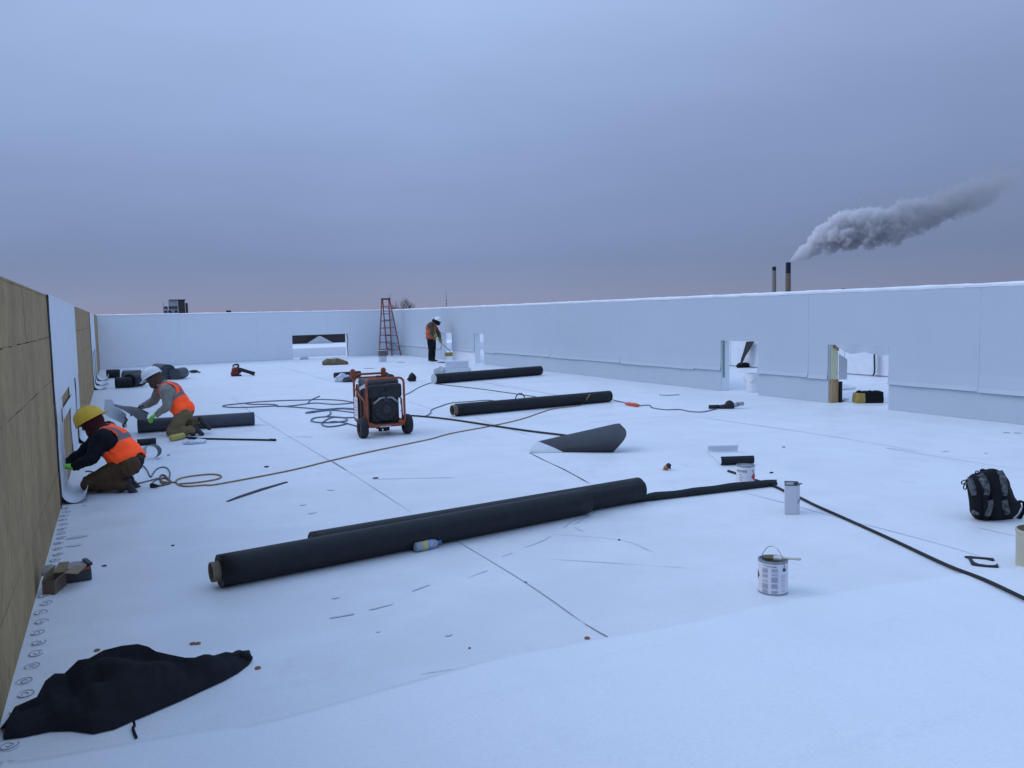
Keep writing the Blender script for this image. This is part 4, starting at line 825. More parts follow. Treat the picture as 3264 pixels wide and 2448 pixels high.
mb = MB(); mb.sheet([[A(lerp(735,760,s), 640 + 32*k, -.03) + V3((0,0,0)) + xr*.03*math.sin(k*1.5) for k in range(5)] for s in (0,.5,1)], .006, 0, 0); mb.build('edge_tab', DARKST, ho, smooth=True)
# curled loop piece and brush roller by the workers
P = []; c0 = g('A',1060,1145)
for i in range(17):
    a_ = lerp(-.25, 1.12, i/16)*math.pi; q = c0 + xr*(-math.cos(a_)*.095*-1 if False else .10*math.cos(math.pi - a_)) + V3((0,0,.095 + .085*math.sin(a_))); P.append([q - FW*.03, q + FW*.10])
for i in range(17):
    a_ = lerp(math.pi*1.15, -math.pi*.35, i/16); q = c0 + xr*(.095*math.cos(a_)) + V3((0,0,.088 + .08*math.sin(a_))); P[i] = [q - FW*.02, q + FW*.09]
mb = MB(); mb.sheet(P, .005, 0, 1); tag(mb.build('membrane_loop', [mat('slate_membrane', (0,0,0)), GREYW], smooth=True), 'curled loop of membrane standing right of the yellow-helmet worker', 'membrane loop')
br = thing('paint_roller', 'yellow roller on a long black pole lying below the kneeling worker in white hat', 'paint roller', g('A',1370,900))
p0, p1 = g('A',1295,895,.045), g('A',1455,862,.045); MB().tube([p0, lerp(p0,p1,.06), lerp(p0,p1,.94), p1], [.03,.045,.045,.03], 14).build('roller_sleeve', mat('yellow_nap', (.52,.44,.13), .9, (.40,.33,.10), 40, .5, 90), br, smooth=True)
MB().tube([g('A',1455,882,.02), g('A',1600,888,.014), g(3,0,1222,.013), g(3,680,1236,.013)], .013, 8).build('pole', RUB, br, smooth=True); MB().cyl(g(3,640,1234,.014), g(3,684,1236,.014), .019).build('pole_grip', RUB, br)
def crumple(name, label, cat, c, r, m, hz=.5, n_=3, seed=0, amp=.35, group=None):
    mb = MB(); mb.ell(c + V3((0,0,r[2]*hz)), r, nu=22, nv=14)
    for v in mb.v:
        q = v - c; k = 1 + amp*(noise.noise(v*(3/max(r)) *.6 + V3((seed,0,0))) + .7*abs(noise.noise(v*(6/max(r))*.6 + V3((0,seed,0))))); v.x, v.y, v.z = (c.x + q.x*k, c.y + q.y*k, max(.003, c.z + q.z*k))
    return tag(mb.build(name, m, smooth=False), label, cat, group)
PLAS = mat('clear_plastic', (.66,.70,.78), .25, (.50,.54,.63), 14)
crumple('plastic_wrap', 'crumpled clear plastic below the roller pole', 'plastic wrap', g(3,55,1262), (.13,.09,.035), PLAS, seed=2)
# ================================================================ GENERATOR
gx0, gx1, gy0, gy1, gz0, gz1 = 3.10, 3.63, 10.98, 11.62, .145, .80
ge = thing('generator', 'portable generator in an orange tube frame on two black wheels', 'generator', (3.36, 11.2, 0))
def rrect(x0, x1, z0, z1, y, r=.07, slope=0):
    P = []
    for cx_, cz_, a0 in ((x1-r, z0+r, -90), (x1-r, z1-r, 0), (x0+r, z1-r, 90), (x0+r, z0+r, 180)):
        for k in range(6): a_ = rad(a0 + 90*k/5); P.append(V3((cx_ + math.cos(a_)*r, y, cz_ + math.sin(a_)*r)))
    return P
mb = MB(); mb.tube(rrect(gx0, gx1, gz0, gz1, gy0), .0165, 10, closed=True); mb.tube(rrect(gx0, gx1, gz0, gz1 + .03, gy1), .0165, 10, closed=True)
for x in (gx0, gx1):
    mb.tube([(x, gy0, gz0 + .05), (x, gy1, gz0 + .05)], .0165, 10)
    mb.tube([(x, gy1, gz0 + .5), (x, gy0 + .12, gz0 + .34), (x, gy0 + .1, gz0 + .05)], .012, 8)
mb.tube([(gx0 + .07, gy0, gz0 + .03), (gx0 + .07, gy1, gz0 + .03)], .015, 8); mb.tube([(gx1 - .07, gy0, gz0 + .03), (gx1 - .07, gy1, gz0 + .03)], .015, 8)
mb.tube([(gx0, gy1, gz1 - .02), (gx1, gy1, gz1 - .02)], .014, 8); mb.box(((gx0+gx1)/2, gy0 + .01, gz0 + .005), (gx1-gx0 - .08, .05, .035)); mb.box((gx1 - .04, gy0 + .02, gz0 + .03), (.09, .05, .07)); mb.box((gx0 + .05, gy0 + .02, gz0 + .015), (.09, .05, .05))
mb.build('tube_frame', ORF, ge, smooth=True)
for x in (gx0 - .01, gx1 - .09):
    mb = MB(); K = 14; P = [(x - .035, gz1 - .02)] + [(x + .035*math.cos(a_), gz1 + .075 + .035*math.sin(a_)) for a_ in [math.pi*(1 - k/10) for k in range(11)]] + [(x + .035, gz1 - .02)]
    mb.faces([V3((p[0], gy1 - .02, p[1])) for p in P] + [V3((p[0], gy1 + .02, p[1])) for p in P], [tuple(range(len(P))), tuple(range(len(P), 2*len(P)))[::-1]] + [(i, (i+1) % len(P), len(P)+(i+1) % len(P), len(P)+i) for i in range(len(P))]); mb.build('lift_bracket', ORF, ge, bevel=.006)
for x, y, sg in ((gx0 - .062, gy0 + .03, -1), (gx1 + .065, gy0 + .10, 1)):
    wz = MB(); wz.lathe([(.06,-.045),(.10,-.055),(.125,-.05),(.138,-.025),(.14,0),(.138,.025),(.125,.05),(.10,.055),(.06,.045),(.06,-.045)], (x, y, .138), (1,0,0), 34); w_ = wz.build('wheel', RUB, ge, smooth=True)
    rm = MB(); rm.lathe([(.0005,-.03),(.03,-.035),(.058,-.03),(.062,-.02),(.062,.02),(.058,.03),(.03,.035),(.0005,.03)], (x, y, .138), (1,0,0), 20); rm.build('rim', DARKST, w_, smooth=True)
MB().tube([(gx0 - .06, gy0 + .065, .138), (gx1 + .06, gy0 + .065, .138)], .012, 8).build('axle', DARKST, ge)
mb = MB(); mb.box(((gx0+gx1)/2 + .01, gy0 + .36, gz1 - .075), (gx1-gx0 - .05, .42, .11)); mb.build('fuel_tank', TANK, ge, bevel=.035)
MB().lathe([(.0005,.035),(.03,.035),(.034,.02),(.034,0)], ((gx0+gx1)/2 + .03, gy0 + .42, gz1 - .02), seg=18).build('fuel_cap', REDP, ge)
mb = MB(); mb.tube([(gx1 - .03, gy1 - .16, gz1 - .04), (gx1 - .03, gy1 - .02, gz1 - .04)], .06, 16); mb.build('muffler', ENG, ge, smooth=True)
cx_ = (gx0+gx1)/2 + .02; cz_ = gz0 + .225
mb = MB(); mb.box((cx_, gy0 + .26, gz0 + .215), (.40, .36, .38)); mb.build('engine_block', ENG, ge, bevel=.03)
mb = MB(); mb.box(((gx0+gx1)/2, gy0 + .30, gz0 + .025), (gx1-gx0 - .03, .56, .03)); mb.build('base_plate', ENG, ge)
mb = MB(); mb.lathe([(.0005,-.075),(.03,-.075),(.035,-.06),(.085,-.055),(.10,-.045),(.165,-.035),(.185,-.01),(.185,.07)], (cx_, gy0 + .10, cz_), (0,1,0), 34); rc = mb.build('fan_shroud', ENG, ge, smooth=False)
MB().lathe([(.0005,-.022),(.022,-.022),(.022,-.012),(.030,-.012),(.030,-.022),(.052,-.020),(.055,0)], (cx_, gy0 + .045, cz_), (0,1,0), 24).build('starter_hub', DARKST, rc)
for k in range(12):
    a_ = 2*math.pi*k/12; MB().box((cx_ + math.cos(a_)*.122, gy0 + .058, cz_ + math.sin(a_)*.122), (.05, .008, .012), rot=Matrix.Rotation(-a_, 3, 'Y')).build('vent_rib', DARKST, rc)
for sg in (-1, 1):
    mb = MB(); mb.tube([(cx_ + sg*.012, gy0 + .04, cz_ + .165), (cx_ + sg*.085, gy0 + .04, cz_ + .158), (cx_ + sg*.175, gy0 + .05, cz_ + .085)], [.014,.017,.014], 8); mb.build('shroud_brace', mat('worn_aluminium', (.36,.37,.37), .5, (.26,.27,.27), 20, metal=.3), ge, smooth=True)
MB().box((cx_, gy0 + .045, cz_ + .125), (.06, .008, .045)).build('badge_plate', DARKST, ge, bevel=.004)
mb = MB(); mb.box((cx_ + .11, gy0 + .12, gz0 + .475), (.24, .19, .20)); mb.build('air_filter', ENG, ge, bevel=.035)
mb = MB(); mb.box((cx_ - .10, gy0 + .15, gz0 + .47), (.25, .20, .19)); mb.build('engine_cover', ENG, ge, bevel=.03)
mb = MB(); mb.ell((cx_, gy0 + .10, cz_ + .21), (.14, .09, .05)); mb.build('blower_housing', ENG, ge, smooth=True)
mb = MB(); mb.tube([(gx0 + .03, gy0 + .44, gz0 + .25), (gx0 + .03, gy1 - .03, gz0 + .25)], .12, 22); 
for v in mb.v: v.x += .12
mb.build('alternator', mat('rusty_alternator', (.12,.06,.035), .7, (.06,.035,.025), 12), ge, smooth=True)
mb = MB(); mb.box((gx0 + .03, gy1 - .15, gz0 + .30), (.03, .24, .50)); mb.build('side_panel', mat('rusty_alternator', (0,0,0)), ge, bevel=.01)
mb = MB(); mb.box((gx0 + .06, gy0 + .26, gz0 + .30), (.05, .30, .42)); mb.build('control_box', ENG, ge, bevel=.02)
MB().box((gx0 - .012, gy1 - .12, gz0 + .22), (.008, .17, .30)).build('rating_label', LABEL, ge)
for k in range(7): MB().box((gx0 - .0175, gy1 - .12 + .005*math.sin(k*3), gz0 + .33 - k*.035), (.002, .12 - .03*(k % 3), .009)).build('label_line', INKG, ge)
MB().box((gx0 - .002, gy0 + .20, gz1 - .12), (.006, .28, .045), rot=Matrix.Rotation(-.22, 3, 'X')).build('pale_stripe', GREYW, ge)
mb = MB(); mb.box(((gx0+gx1)/2 - .02, gy0 + .12, gz0 - .03), (.17, .10, .035)); 
for s_ in (-.035, .035): mb.cyl(((gx0+gx1)/2 - .02 + s_, gy0 + .12, gz0 - .04), ((gx0+gx1)/2 - .02 + s_, gy0 + .12, gz0 - .085), .024, .028)
mb.build('rubber_foot', RUB, ge)
MB().box(((gx0+gx1)/2 - .02, gy0 - .018, gz0 - .006), (.15, .004, .016)).build('foot_label', GREYW, ge)
for s_ in (-.2, .2): MB().cyl(((gx0+gx1)/2 + s_, gy1 - .05, 0), ((gx0+gx1)/2 + s_, gy1 - .05, gz0 + .02), .025).build('rear_foot', RUB, ge)
mb = MB(); mb.tube(cr_spline([(gx1 - .06, gy0 + .05, gz0 + .42), (gx1 - .035, gy0 + .04, gz0 + .37), (gx1 - .04, gy0 + .05, gz0 + .30), (gx1 - .02, gy0 + .03, gz0 + .22), (gx1 - .05, gy0 + .05, gz0 + .18)], 5), .004, 6); mb.build('wire', DARKST, ge, smooth=True)
# ================================================================ LADDER, BUCKETS
la = thing('stepladder', 'tall orange A frame stepladder standing in the far corner', 'ladder', g('C',500,1260)); LF = mat('orange_fibreglass', (.34,.10,.08), .6, (.26,.075,.06), 6)
fa, fc, fb, fd = g('C',358,1268), g('C',612,1258), g('C',520,1248), g('C',786,1246)
fd.x = min(fd.x, XR - .06); tref = lerp(lerp(fa, fc, .5), lerp(fb, fd, .5), .35)
ta, tcn, tb, td = pv('C',412,185,tref), pv('C',548,185,tref), pv('C',428,185,tref,.10), pv('C',566,185,tref,.10)
hh = 2.32
for q in (ta, tcn, tb, td): q.z = hh
def rail(a_, b_, m=LF): return MB().tube([a_, b_], [.030,.026], 6).build('rail', m, la)
for a_, b_ in ((fa,ta),(fc,tcn),(fb,tb),(fd,td)): rail(a_, b_)
for k in range(1, 8):
    t_ = k/8; MB().box(lerp(lerp(fa,ta,t_), lerp(fc,tcn,t_), .5), ((lerp(fa,ta,t_)-lerp(fc,tcn,t_)).length, .085, .030), math.atan2((fc-fa).y, (fc-fa).x)).build('step', DARKST, la)
for t_ in (.10,.22,.36,.50,.64,.8): MB().tube([lerp(fb,tb,t_), lerp(fd,td,t_)], .014, 6).build('cross_bar', DARKST, la)
MB().box((ta+tcn+tb+td)/4 + V3((0,0,.03)), (.36,.20,.06), math.atan2((fc-fa).y, (fc-fa).x)).build('top_cap', RUB, la, bevel=.01)
MB().tube([lerp(fb,tb,.10), lerp(lerp(fb,tb,.22), lerp(fd,td,.22), .4)], .010, 6).build('brace', DARKST, la); MB().tube([lerp(fd,td,.10), lerp(lerp(fb,tb,.24), lerp(fd,td,.24), .55)], .010, 6).build('brace', DARKST, la)
MB().tube([lerp(fc,tcn,.42), lerp(fd,td,.42)], .010, 6).build('spreader', STEEL, la); MB().tube([lerp(fa,ta,.42), lerp(fb,tb,.42)], .010, 6).build('spreader', STEEL, la)
def bucket(name, label, c, r, h, m, cat='bucket', taper=.88, rimm=None, inner=None):
    t = thing(name, label, cat, c); mb = MB(); mb.lathe([(.0005,.004),(r*taper,.004),(r,h),(r*1.03,h),(r*1.03,h-.02),(r*1.0,h-.025)], c); mb.lathe([(r*.97,h),(r*.94,h*.35),(.0005,h*.35)], c); mb.lathe([(r,h),(r*.97,h)], c)
    mb.build('pail', m, t, smooth=False); return t
b_ = bucket('bucket', 'bucket with a brown upper band at the foot of the ladder', g('C',430,1366), .155, .42, mat('bucket_white', (.62,.62,.66), .5, (.45,.46,.52), 9)); c = g('C',430,1366)
MB().lathe([(.152,.20),(.162,.395),(.158,.40)], c).build('brown_band', mat('brown_smears', (.17,.12,.12), .8, (.11,.09,.10), 9), b_)
mb = MB(); mb.tube([c + V3((math.cos(a_)*.14*.9, -math.sin(a_)*.01, .42 + math.sin(a_)*.16)) for a_ in [math.pi*k/12 for k in range(13)]], .006, 5); mb.build('bail', STEEL, b_, smooth=True)
b_ = bucket('bucket', 'white bucket just inside the second right opening', V3((11.42, 12.66, 0)), .17, .36, WHIH); mb = MB(); mb.tube([V3((11.42,12.66,.30)) + V3((-.12 - .03*math.sin(a_), .16*math.cos(a_), -.12*math.sin(a_))) for a_ in [math.pi*k/12 for k in range(13)]], .005, 5); mb.build('bail', STEEL, b_, smooth=True)
b_ = bucket('bucket', 'cream pail cut off by the right edge of the picture', g('D',1305,1475), .135, .235, mat('cream_pail', (.52,.50,.38), .6, (.46,.44,.33), 5), taper=.97); cpl = g('D',1305,1475); MB().lathe([(.1305,.19),(.126,.234),(.128,.2)], cpl).build('inner_glue', CARD, b_)
# ================================================================ CANS
def on_can(t, c, r, face_ang, pieces):
    """flat shapes (u sideways, v up) wrapped onto the can"""
    for nm, m, vs, fs, du, dv, off in pieces:
        mb = MB(); mb.faces([V3((c.x + math.cos(face_ang + (v.x+du)/r)*(r+off), c.y + math.sin(face_ang + (v.x+du)/r)*(r+off), c.z + v.y + dv)) for v in vs], fs); mb.build(nm, m, t, fixn=False)
def rectm(w_, h_, nx=6):
    vs = []; fs = []
    for i in range(nx+1): vs += [V3((w_*(i/nx - .5), -h_/2, 0)), V3((w_*(i/nx - .5), h_/2, 0))]
    for i in range(nx): fs.append((2*i, 2*i+2, 2*i+3, 2*i+1))
    return vs, fs
def diam(w_, h_):
    vs = []; K = 12
    for i in range(K+1): q = i/K*2 - 1; vs += [V3((q*w_/2, -(1-abs(q))*h_/2, 0)), V3((q*w_/2, (1-abs(q))*h_/2, 0))]
    return vs, [(2*i, 2*i+2, 2*i+3, 2*i+1) for i in range(K)]
def paint_can(name, label, c, r, h, open_=False):
    t = thing(name, label, 'can', c); mb = MB()
    mb.lathe([(.0005,.003),(r*.97,.003),(r*1.015,.0),(r*1.015,.006),(r,.009),(r,h-.010),(r*1.02,h-.006),(r*1.02,h),(r*.93,h),(r*.92,h-.008),(r*.80,h-.008),(r*.79,h-.002),(r*.77,h-.002)], c, seg=40)
    if open_: mb.lathe([(r*.77,h-.002),(r*.77,h-.10),(.0005,h-.10)], c, seg=40)
    else: mb.lathe([(r*.77,h-.002),(r*.76,h-.007),(.0005,h-.007)], c, seg=40)
    mb.build('shell', mat('tin', (.30,.32,.36), .4, (.24,.26,.30), 20, metal=.3), t, smooth=False)
    lb_ = MB(); lb_.lathe([(r+.0008,.010),(r+.0008,h-.012)], c, seg=48); lb_.build('label', LABEL, t, smooth=True); return t
c = g('E',570,742); c.z = 0; dv = math.atan2(-c.y, -c.x); r_, h_ = .083, .19
pc = paint_can('primer_can', 'white primer can with a red diamond behind the long black strip', c, r_, h_)
xo = lambda u: u                                       # sideways distance on the can, positive = right
vs, fs = text_mesh('PRIMER', .036); wd = max(v.x for v in vs); vs = [V3((v.x*.108/wd - .092, v.y, 0)) for v in vs]
v2, f2 = text_mesh('D', .036); v3, f3 = text_mesh('W/', .022); v4, f4 = text_mesh('5A', .022)
on_can(pc, c, r_, dv, [('lettering', INK, vs, fs, 0, .128, .0022), ('lettering', INK, [V3((v.x*1.1,v.y,0)) for v in v2], f2, .060, .131, .0022), ('red_diamond', REDI, *diam(.075,.085), .092, .088, .0022), ('lettering', INK, v3, f3, -.055, .076, .0022), ('lettering', INK, v4, f4, -.055, .052, .0022),
    ('print_line', INKG, *rectm(.026,.008), -.045, .110, .002), ('print_line', INKG, *rectm(.02,.006), .02, .022, .002)])
c = g('F',680,1385) + FW*.085; c.z = 0; dv = math.atan2(-c.y, -c.x); r_, h_ = .083, .195
pc = paint_can('paint_can', 'open paint can with raised wire bail and a brush laid across its top', c, r_, h_, True)
k1 = 614/6.913/2/FPX*3.6 
pieces = [('red_diamond', mat('dull_red_ink', (.22,.05,.07), .6), *diam(.05,.055), -.112, .105, .002)]
ky = lambda y: h_ - (y-690)/(1345-690)*h_*.98
for x, w__, ys in [(-.045,.042,[(760,14),(775,0),(830,30),(880,70),(975,70),(1050,20),(1085,30),(1180,110),(1285,70)]), (.010,.042,[(780,10),(845,60),(890,20),(940,40),(1040,110),(1125,20),(1170,90),(1285,60)]), (.062,.036,[(960,8),(980,8),(1000,8),(1040,14),(1065,14),(1110,10),(1150,14),(1185,14),(1240,14),(1280,14)])]:
    for y, hh_ in ys:
        if hh_ == 0: continue
        n_ = max(1, int(hh_/11))
        for k in range(n_): pieces.append(('print_line', INKL, *rectm(w__*(.94 - .16*rnd.random()), .0022 if hh_ > 12 else .0016, 5), x - .002*rnd.random(), ky(y - hh_/2 + (k+.5)*hh_/n_), .0022))
v5, f5 = text_mesh('! ! DANGER', .012); wd = max(v.x for v in v5); pieces.append(('lettering', INK, [V3((v.x*.07/wd - .05, v.y, 0)) for v in v5], f5, 0, ky(790), .0023))
on_can(pc, c, r_, dv, pieces)
rt_ = V3((-math.sin(dv+math.pi), math.cos(dv+math.pi), 0)); 
tv = V3((math.cos(dv), math.sin(dv), 0)); rgt = V3((-tv.y, tv.x, 0)); rgt = rgt if rgt.dot(xr) > 0 else -rgt
ea = rgt*.73 + tv*.68; ea.normalize()
MB().lathe([(.0005,.007),(.007,.007),(.011,.003),(.011,0)], c + ea*r_ + V3((0,0,h_ - .045)), ea, 16).build('bail_ear', DARKST, pc); MB().lathe([(.0005,.007),(.007,.007),(.011,.003),(.011,0)], c - ea*r_ + V3((0,0,h_ - .045)), -ea, 16).build('bail_ear', DARKST, pc)
pts = [c + ea*(r_+.006)*math.cos(a_) + V3((0,0,h_ - .045 + .10*math.sin(a_))) for a_ in [math.pi*k/24 for k in range(25)]]
e0 = c + ea*(r_+.005) + V3((0,0,h_-.045)); e1 = c - ea*(r_+.005) + V3((0,0,h_-.045))
pts = cr_spline([e0, e0 + V3((0,0,.05)) - ea*.006, c + ea*.062 + V3((0,0,h_ + .035)), c + ea*.035 + V3((0,0,h_ + .062)), c + V3((0,0,h_ + .072)), c - ea*.035 + V3((0,0,h_ + .062)), c - ea*.062 + V3((0,0,h_ + .035)), e1 + V3((0,0,.05)) + ea*.006, e1], 5)
MB().tube(pts, .0022, 6).build('bail', STEEL, pc, smooth=True)
MB().lathe([(r_*.765,h_-.03),(.0005,h_-.03)], c, seg=30).build('paint', mat('olive_adhesive', (.16,.15,.07), .35, (.07,.07,.04), 18), pc)
pb = thing('paint_brush', 'pale handled brush resting across the open paint can', 'brush', c + V3((0,0,h_)))
bz = h_ + .006; q0 = c - rgt*.028 + V3((0,0,bz)) + tv*.0; q1 = c + rgt*.155 + tv*.012 + V3((0,0,bz + .004)); dirb = (q1-q0).normalized()
mb = MB(); mb.tube([q0 + dirb*.075, q0 + dirb*.10, q0 + dirb*.14, q1 - dirb*.01, q1], [.012,.008,.007,.0085,.004], 10); mb.build('handle', mat('pale_wood', (.62,.60,.52), .6, (.5,.48,.42), 10), pb, smooth=True)
MB().box(q0 + dirb*.055, (.05,.055,.014), math.atan2(dirb.y, dirb.x)).build('ferrule', mat('smeared_white', (.62,.64,.64), .6, (.4,.41,.38), 30), pb, bevel=.003)
MB().box(q0 + dirb*.005, (.055,.06,.012), math.atan2(dirb.y, dirb.x)).build('bristles', mat('olive_bristle', (.15,.14,.07), .8, (.09,.08,.04), 40, stretch=(1,8,1)), pb, bevel=.004)
# square can
c = g('E',1470,1290) + FW*.05; c.z = 0; sq = thing('solvent_can', 'white rectangular solvent can with its spout dented, beside the black hose', 'can', c); ya = math.atan2(-c.y, -c.x) + math.pi/2 + .16; W_, D__, H_ = .122, .155, .235
cs = Matrix.Rotation(ya, 3, 'Z'); poly = []
for px, py in ((-W_/2, -D__/2), (W_/2 - .03, -D__/2), (W_/2, -D__/2 + .035), (W_/2, D__/2 - .01), (-W_/2 + .02, D__/2)): q = cs @ V3((px, py, 0)); poly.append((c.x + q.x, c.y + q.y))
ctr = V3((sum(p[0] for p in poly)/5, sum(p[1] for p in poly)/5, 0)); mb = MB(); mb.prism(poly, .001, H_); mb.build('shell', mat('can_white', (.60,.62,.66), .45, (.55,.57,.61), 5), sq, bevel=.004)
sc_ = lambda f: [V3((ctr.x + (p[0]-ctr.x)*f, ctr.y + (p[1]-ctr.y)*f, 0)) for p in poly]
mb = MB()
for z0, z1, f0, f1 in ((H_ - .001, H_ + .006, 1.0, 1.0), (H_ + .006, H_ + .006, 1.0, .90), (H_ + .006, H_ - .001, .90, .86)):
    a0 = [p + V3((0,0,z0)) for p in sc_(f0*1.012)]; a1 = [p + V3((0,0,z1)) for p in sc_(f1*1.012)]; mb.grid([a0 + [a0[0]], a1 + [a1[0]]])
mb.build('rim', DARKST, sq); MB().q(*[p + V3((0,0,H_ + .0015)) for p in sc_(.88)]).build('lid', STEEL, sq); MB().lathe([(.016,.002),(.016,.014),(.0005,.014)], ctr + V3((0,0,H_)) + cs @ V3((.02,-.01,0)), seg=16).build('spout', DARKST, sq)
q = cs @ V3((W_/2 + .008, .0, 0)); MB().box(ctr + q*.93 + V3((0,0,H_ + .002)), (.012,.014,.008)).build('dented_tab', DARKST, sq)
e0 = V3((*poly[1], 0)); e1 = V3((*poly[2], 0)); nn_ = V3(((e1-e0).y, -(e1-e0).x, 0)).normalized()
mb = MB(); mb.q(*[lerp(e0, e1, t_) + nn_*.0015 + V3((0,0,z)) for t_, z in ((.25,.085),(.95,.098),(.95,.125),(.25,.108))]); mb.build('printed_mark', INKG, sq, fixn=False)
# ================================================================ BACKPACK
PK = g('D',640,885) + FW*.09; PK.z = 0; A = lambda x, y, d=0: pv('D', x, y, PK, d)
CAMO = mat('camouflage', (.15,.16,.16), .8, (.018,.02,.024), 34, spec=.2); BAGB = mat('bag_black', (.011,.012,.015), .85, (.007,.008,.010), 12, .5, 60, spec=.2)
bk = thing('backpack', 'black backpack with grey camouflage straps standing on the deck', 'backpack', PK)
ol = [(335,400),(340,330),(400,262),(480,225),(560,200),(650,183),(735,190),(810,235),(860,290),(905,370),(935,460),(970,555),(1030,620),(1062,655),(1045,720),(1000,790),(930,850),(860,880),(740,885),(620,885),(500,862),(425,825),(385,760),(372,680),(365,600),(350,500)]
def puff(outline, f, d0, d1, cen, rings=9, pw_=.55):
    mb = MB(); K = len(outline)
    for sg in (0, 1):
        prev = None; dep = d0 if sg == 0 else d1
        for i in range(rings+1):
            s_ = math.cos(i/rings*math.pi/2)**pw_; o_ = math.sin(i/rings*math.pi/2)
            row = [f(lerp(cen[0], x, s_), lerp(cen[1], y, s_), dep*o_) for x, y in outline]; row.append(row[0])
            if prev: mb.grid([prev, row])
            prev = row
    return mb
ol2 = cr_spline([V3((*p, 0)) for p in ol + [ol[0]]], 3)[:-1]
mb = puff([(p.x, p.y) for p in ol2], A, -.10, .13, (660,560)); 
for v in mb.v: v += (v - PK).normalized()*.008*noise.noise(v*14); v.z = max(v.z, .004)
mb.build('main_body', BAGB, bk, smooth=True, weld=True)
def pad(path, wds, dep, m, name, th=.018):
    pts = [A(x, y, dd) for (x, y), dd in zip(path, dep)]; pts = cr_spline(pts, 4); P = []; ww = cr_spline([V3((w_, 0, 0)) for w_ in wds], 4)
    for i, p in enumerate(pts):
        t_ = (pts[min(i+1, len(pts)-1)] - pts[max(i-1, 0)]).normalized(); s_ = t_.cross(FW).normalized(); w_ = ww[i].x/2
        P.append([p + s_*w_ + FW*.006, p + s_*w_*.6 - FW*.004, p - FW*.006, p - s_*w_*.6 - FW*.004, p - s_*w_ + FW*.006])
    mb = MB(); mb.sheet(P, th, 0, 0); return mb.build(name, m, bk, smooth=True)
pad([(500,262),(550,320),(590,400),(608,470),(600,530)], [.05,.05,.042,.034,.024], [-.055,-.085,-.108,-.115,-.118], CAMO, 'shoulder_strap'); pad([(640,600),(648,660),(635,730),(615,800)], [.040,.036,.032,.03], [-.118,-.118,-.115,-.10], CAMO, 'shoulder_strap')
pad([(755,215),(800,290),(830,380),(838,460),(835,535)], [.055,.055,.042,.036,.028], [-.035,-.075,-.10,-.11,-.112], CAMO, 'shoulder_strap'); pad([(832,600),(845,660),(862,720),(880,775)], [.038,.036,.034,.028], [-.112,-.108,-.10,-.09], CAMO, 'shoulder_strap')
pad([(385,300),(400,380),(420,450),(440,530)], [.035,.05,.05,.03], [-.055,-.082,-.090,-.096], CAMO, 'side_panel', .008); pad([(400,745),(440,765),(490,780)], [.02,.028,.01], [-.065,-.085,-.095], CAMO, 'side_panel', .008)
pad([(515,290),(560,420),(590,560),(600,700),(590,850)], [.03,.03,.03,.03,.03], [-.07,-.10,-.108,-.108,-.07], BAGB, 'back_padding'); pad([(700,250),(720,400),(735,560),(740,700),(740,840)], [.075]*5, [-.065,-.098,-.106,-.102,-.07], BAGB, 'back_padding')
for pl in ([(335,330),(300,338),(272,355),(270,378),(295,385),(320,365),(335,338)], [(338,385),(315,385),(298,415),(298,445),(318,455),(335,435),(330,395)], [(455,240),(455,222),(475,213),(495,220),(500,232)]):
    MB().tube(cr_spline([A(x, y, -.02) for x, y in pl], 4), .0042, 6).build('zip_pull', BAGB, bk, smooth=True)
mb = MB(); P = [[A(x, y, -.03) + xr*.0 - V3((0,0,0)) , A(x + ox, y + oy, .01)] for (x, y), (ox, oy) in zip([(1020,640),(1060,625),(1100,625),(1120,660),(1110,730),(1080,800),(1040,850),(985,875),(930,870)], [(0,-18),(0,-20),(6,-18),(14,-6),(16,4),(14,12),(8,18),(2,18),(0,14)])]
pts = cr_spline([p[0] for p in P], 4); mb.sheet([[p - xr*.0, p + FW*.035] for p in pts], .012, 0, 0); mb.build('waist_strap', BAGB, bk, smooth=True)
mb = MB(); mb.sheet([[A(x, y, -.02), A(x + 24, y + 34, .03)] for x, y in [(1070,668),(1050,730),(1010,790),(950,835)]], .006, 0, 0); mb.build('strap_lining', WHIH, bk, smooth=True)
MB().ell(A(595,880,-.03), (.028,.028,.028)).build('buckle', BAGB, bk, smooth=True); MB().tube([A(880,875,-.02), A(940,872,-.02)], .017, 8).build('strap_end', BAGB, bk, smooth=True); MB().tube([A(520,215,0), A(545,200,0), A(575,208,0)], .012, 8).build('grab_handle', BAGB, bk, smooth=True)
# ================================================================ BOXES BY THE WALL
def carton(name, label, cat, c, size, yaw, mats, flaps=True):
    t = thing(name, label, cat, c); M = Matrix.Rotation(yaw, 3, 'Z'); w_, d_, h_ = size; th = .005
    mb = MB()
    for cx, cy, sx, sy in ((0,-d_/2,w_,th),(0,d_/2,w_,th)): mb.box(c + M @ V3((cx,cy,h_/2)), (sx,sy,h_), rot=M)
    for cx, cy, sx, sy in ((-w_/2 + th*.5 + .0005,0,th,d_ - th*1.2),(w_/2 - th*.5 - .0005,0,th,d_ - th*1.2)): mb.box(c + M @ V3((cx,cy,h_/2)), (sx,sy,h_ - .002), rot=M)
    mb.box(c + M @ V3((0,0,.004)), (w_ - .012,d_ - .012,.004), rot=M); mb.build('carton', mats, t)
    return t, M
p0 = g('H',320,1475); p1 = g('H',690,1450); wv = (p1-p0); yaw = math.atan2(wv.y, wv.x); cen = lerp(p0, p1, .5) + V3((-math.sin(yaw), math.cos(yaw), 0))*.10
bx, M = carton('cardboard_box', 'small open cardboard box with its flap up by the plywood wall', 'box', cen, (wv.length, .18, .085), yaw, CARDD)
w_ = wv.length; hh_ = .085
def cq(x, y, z): return cen + M @ V3((x, y, z))
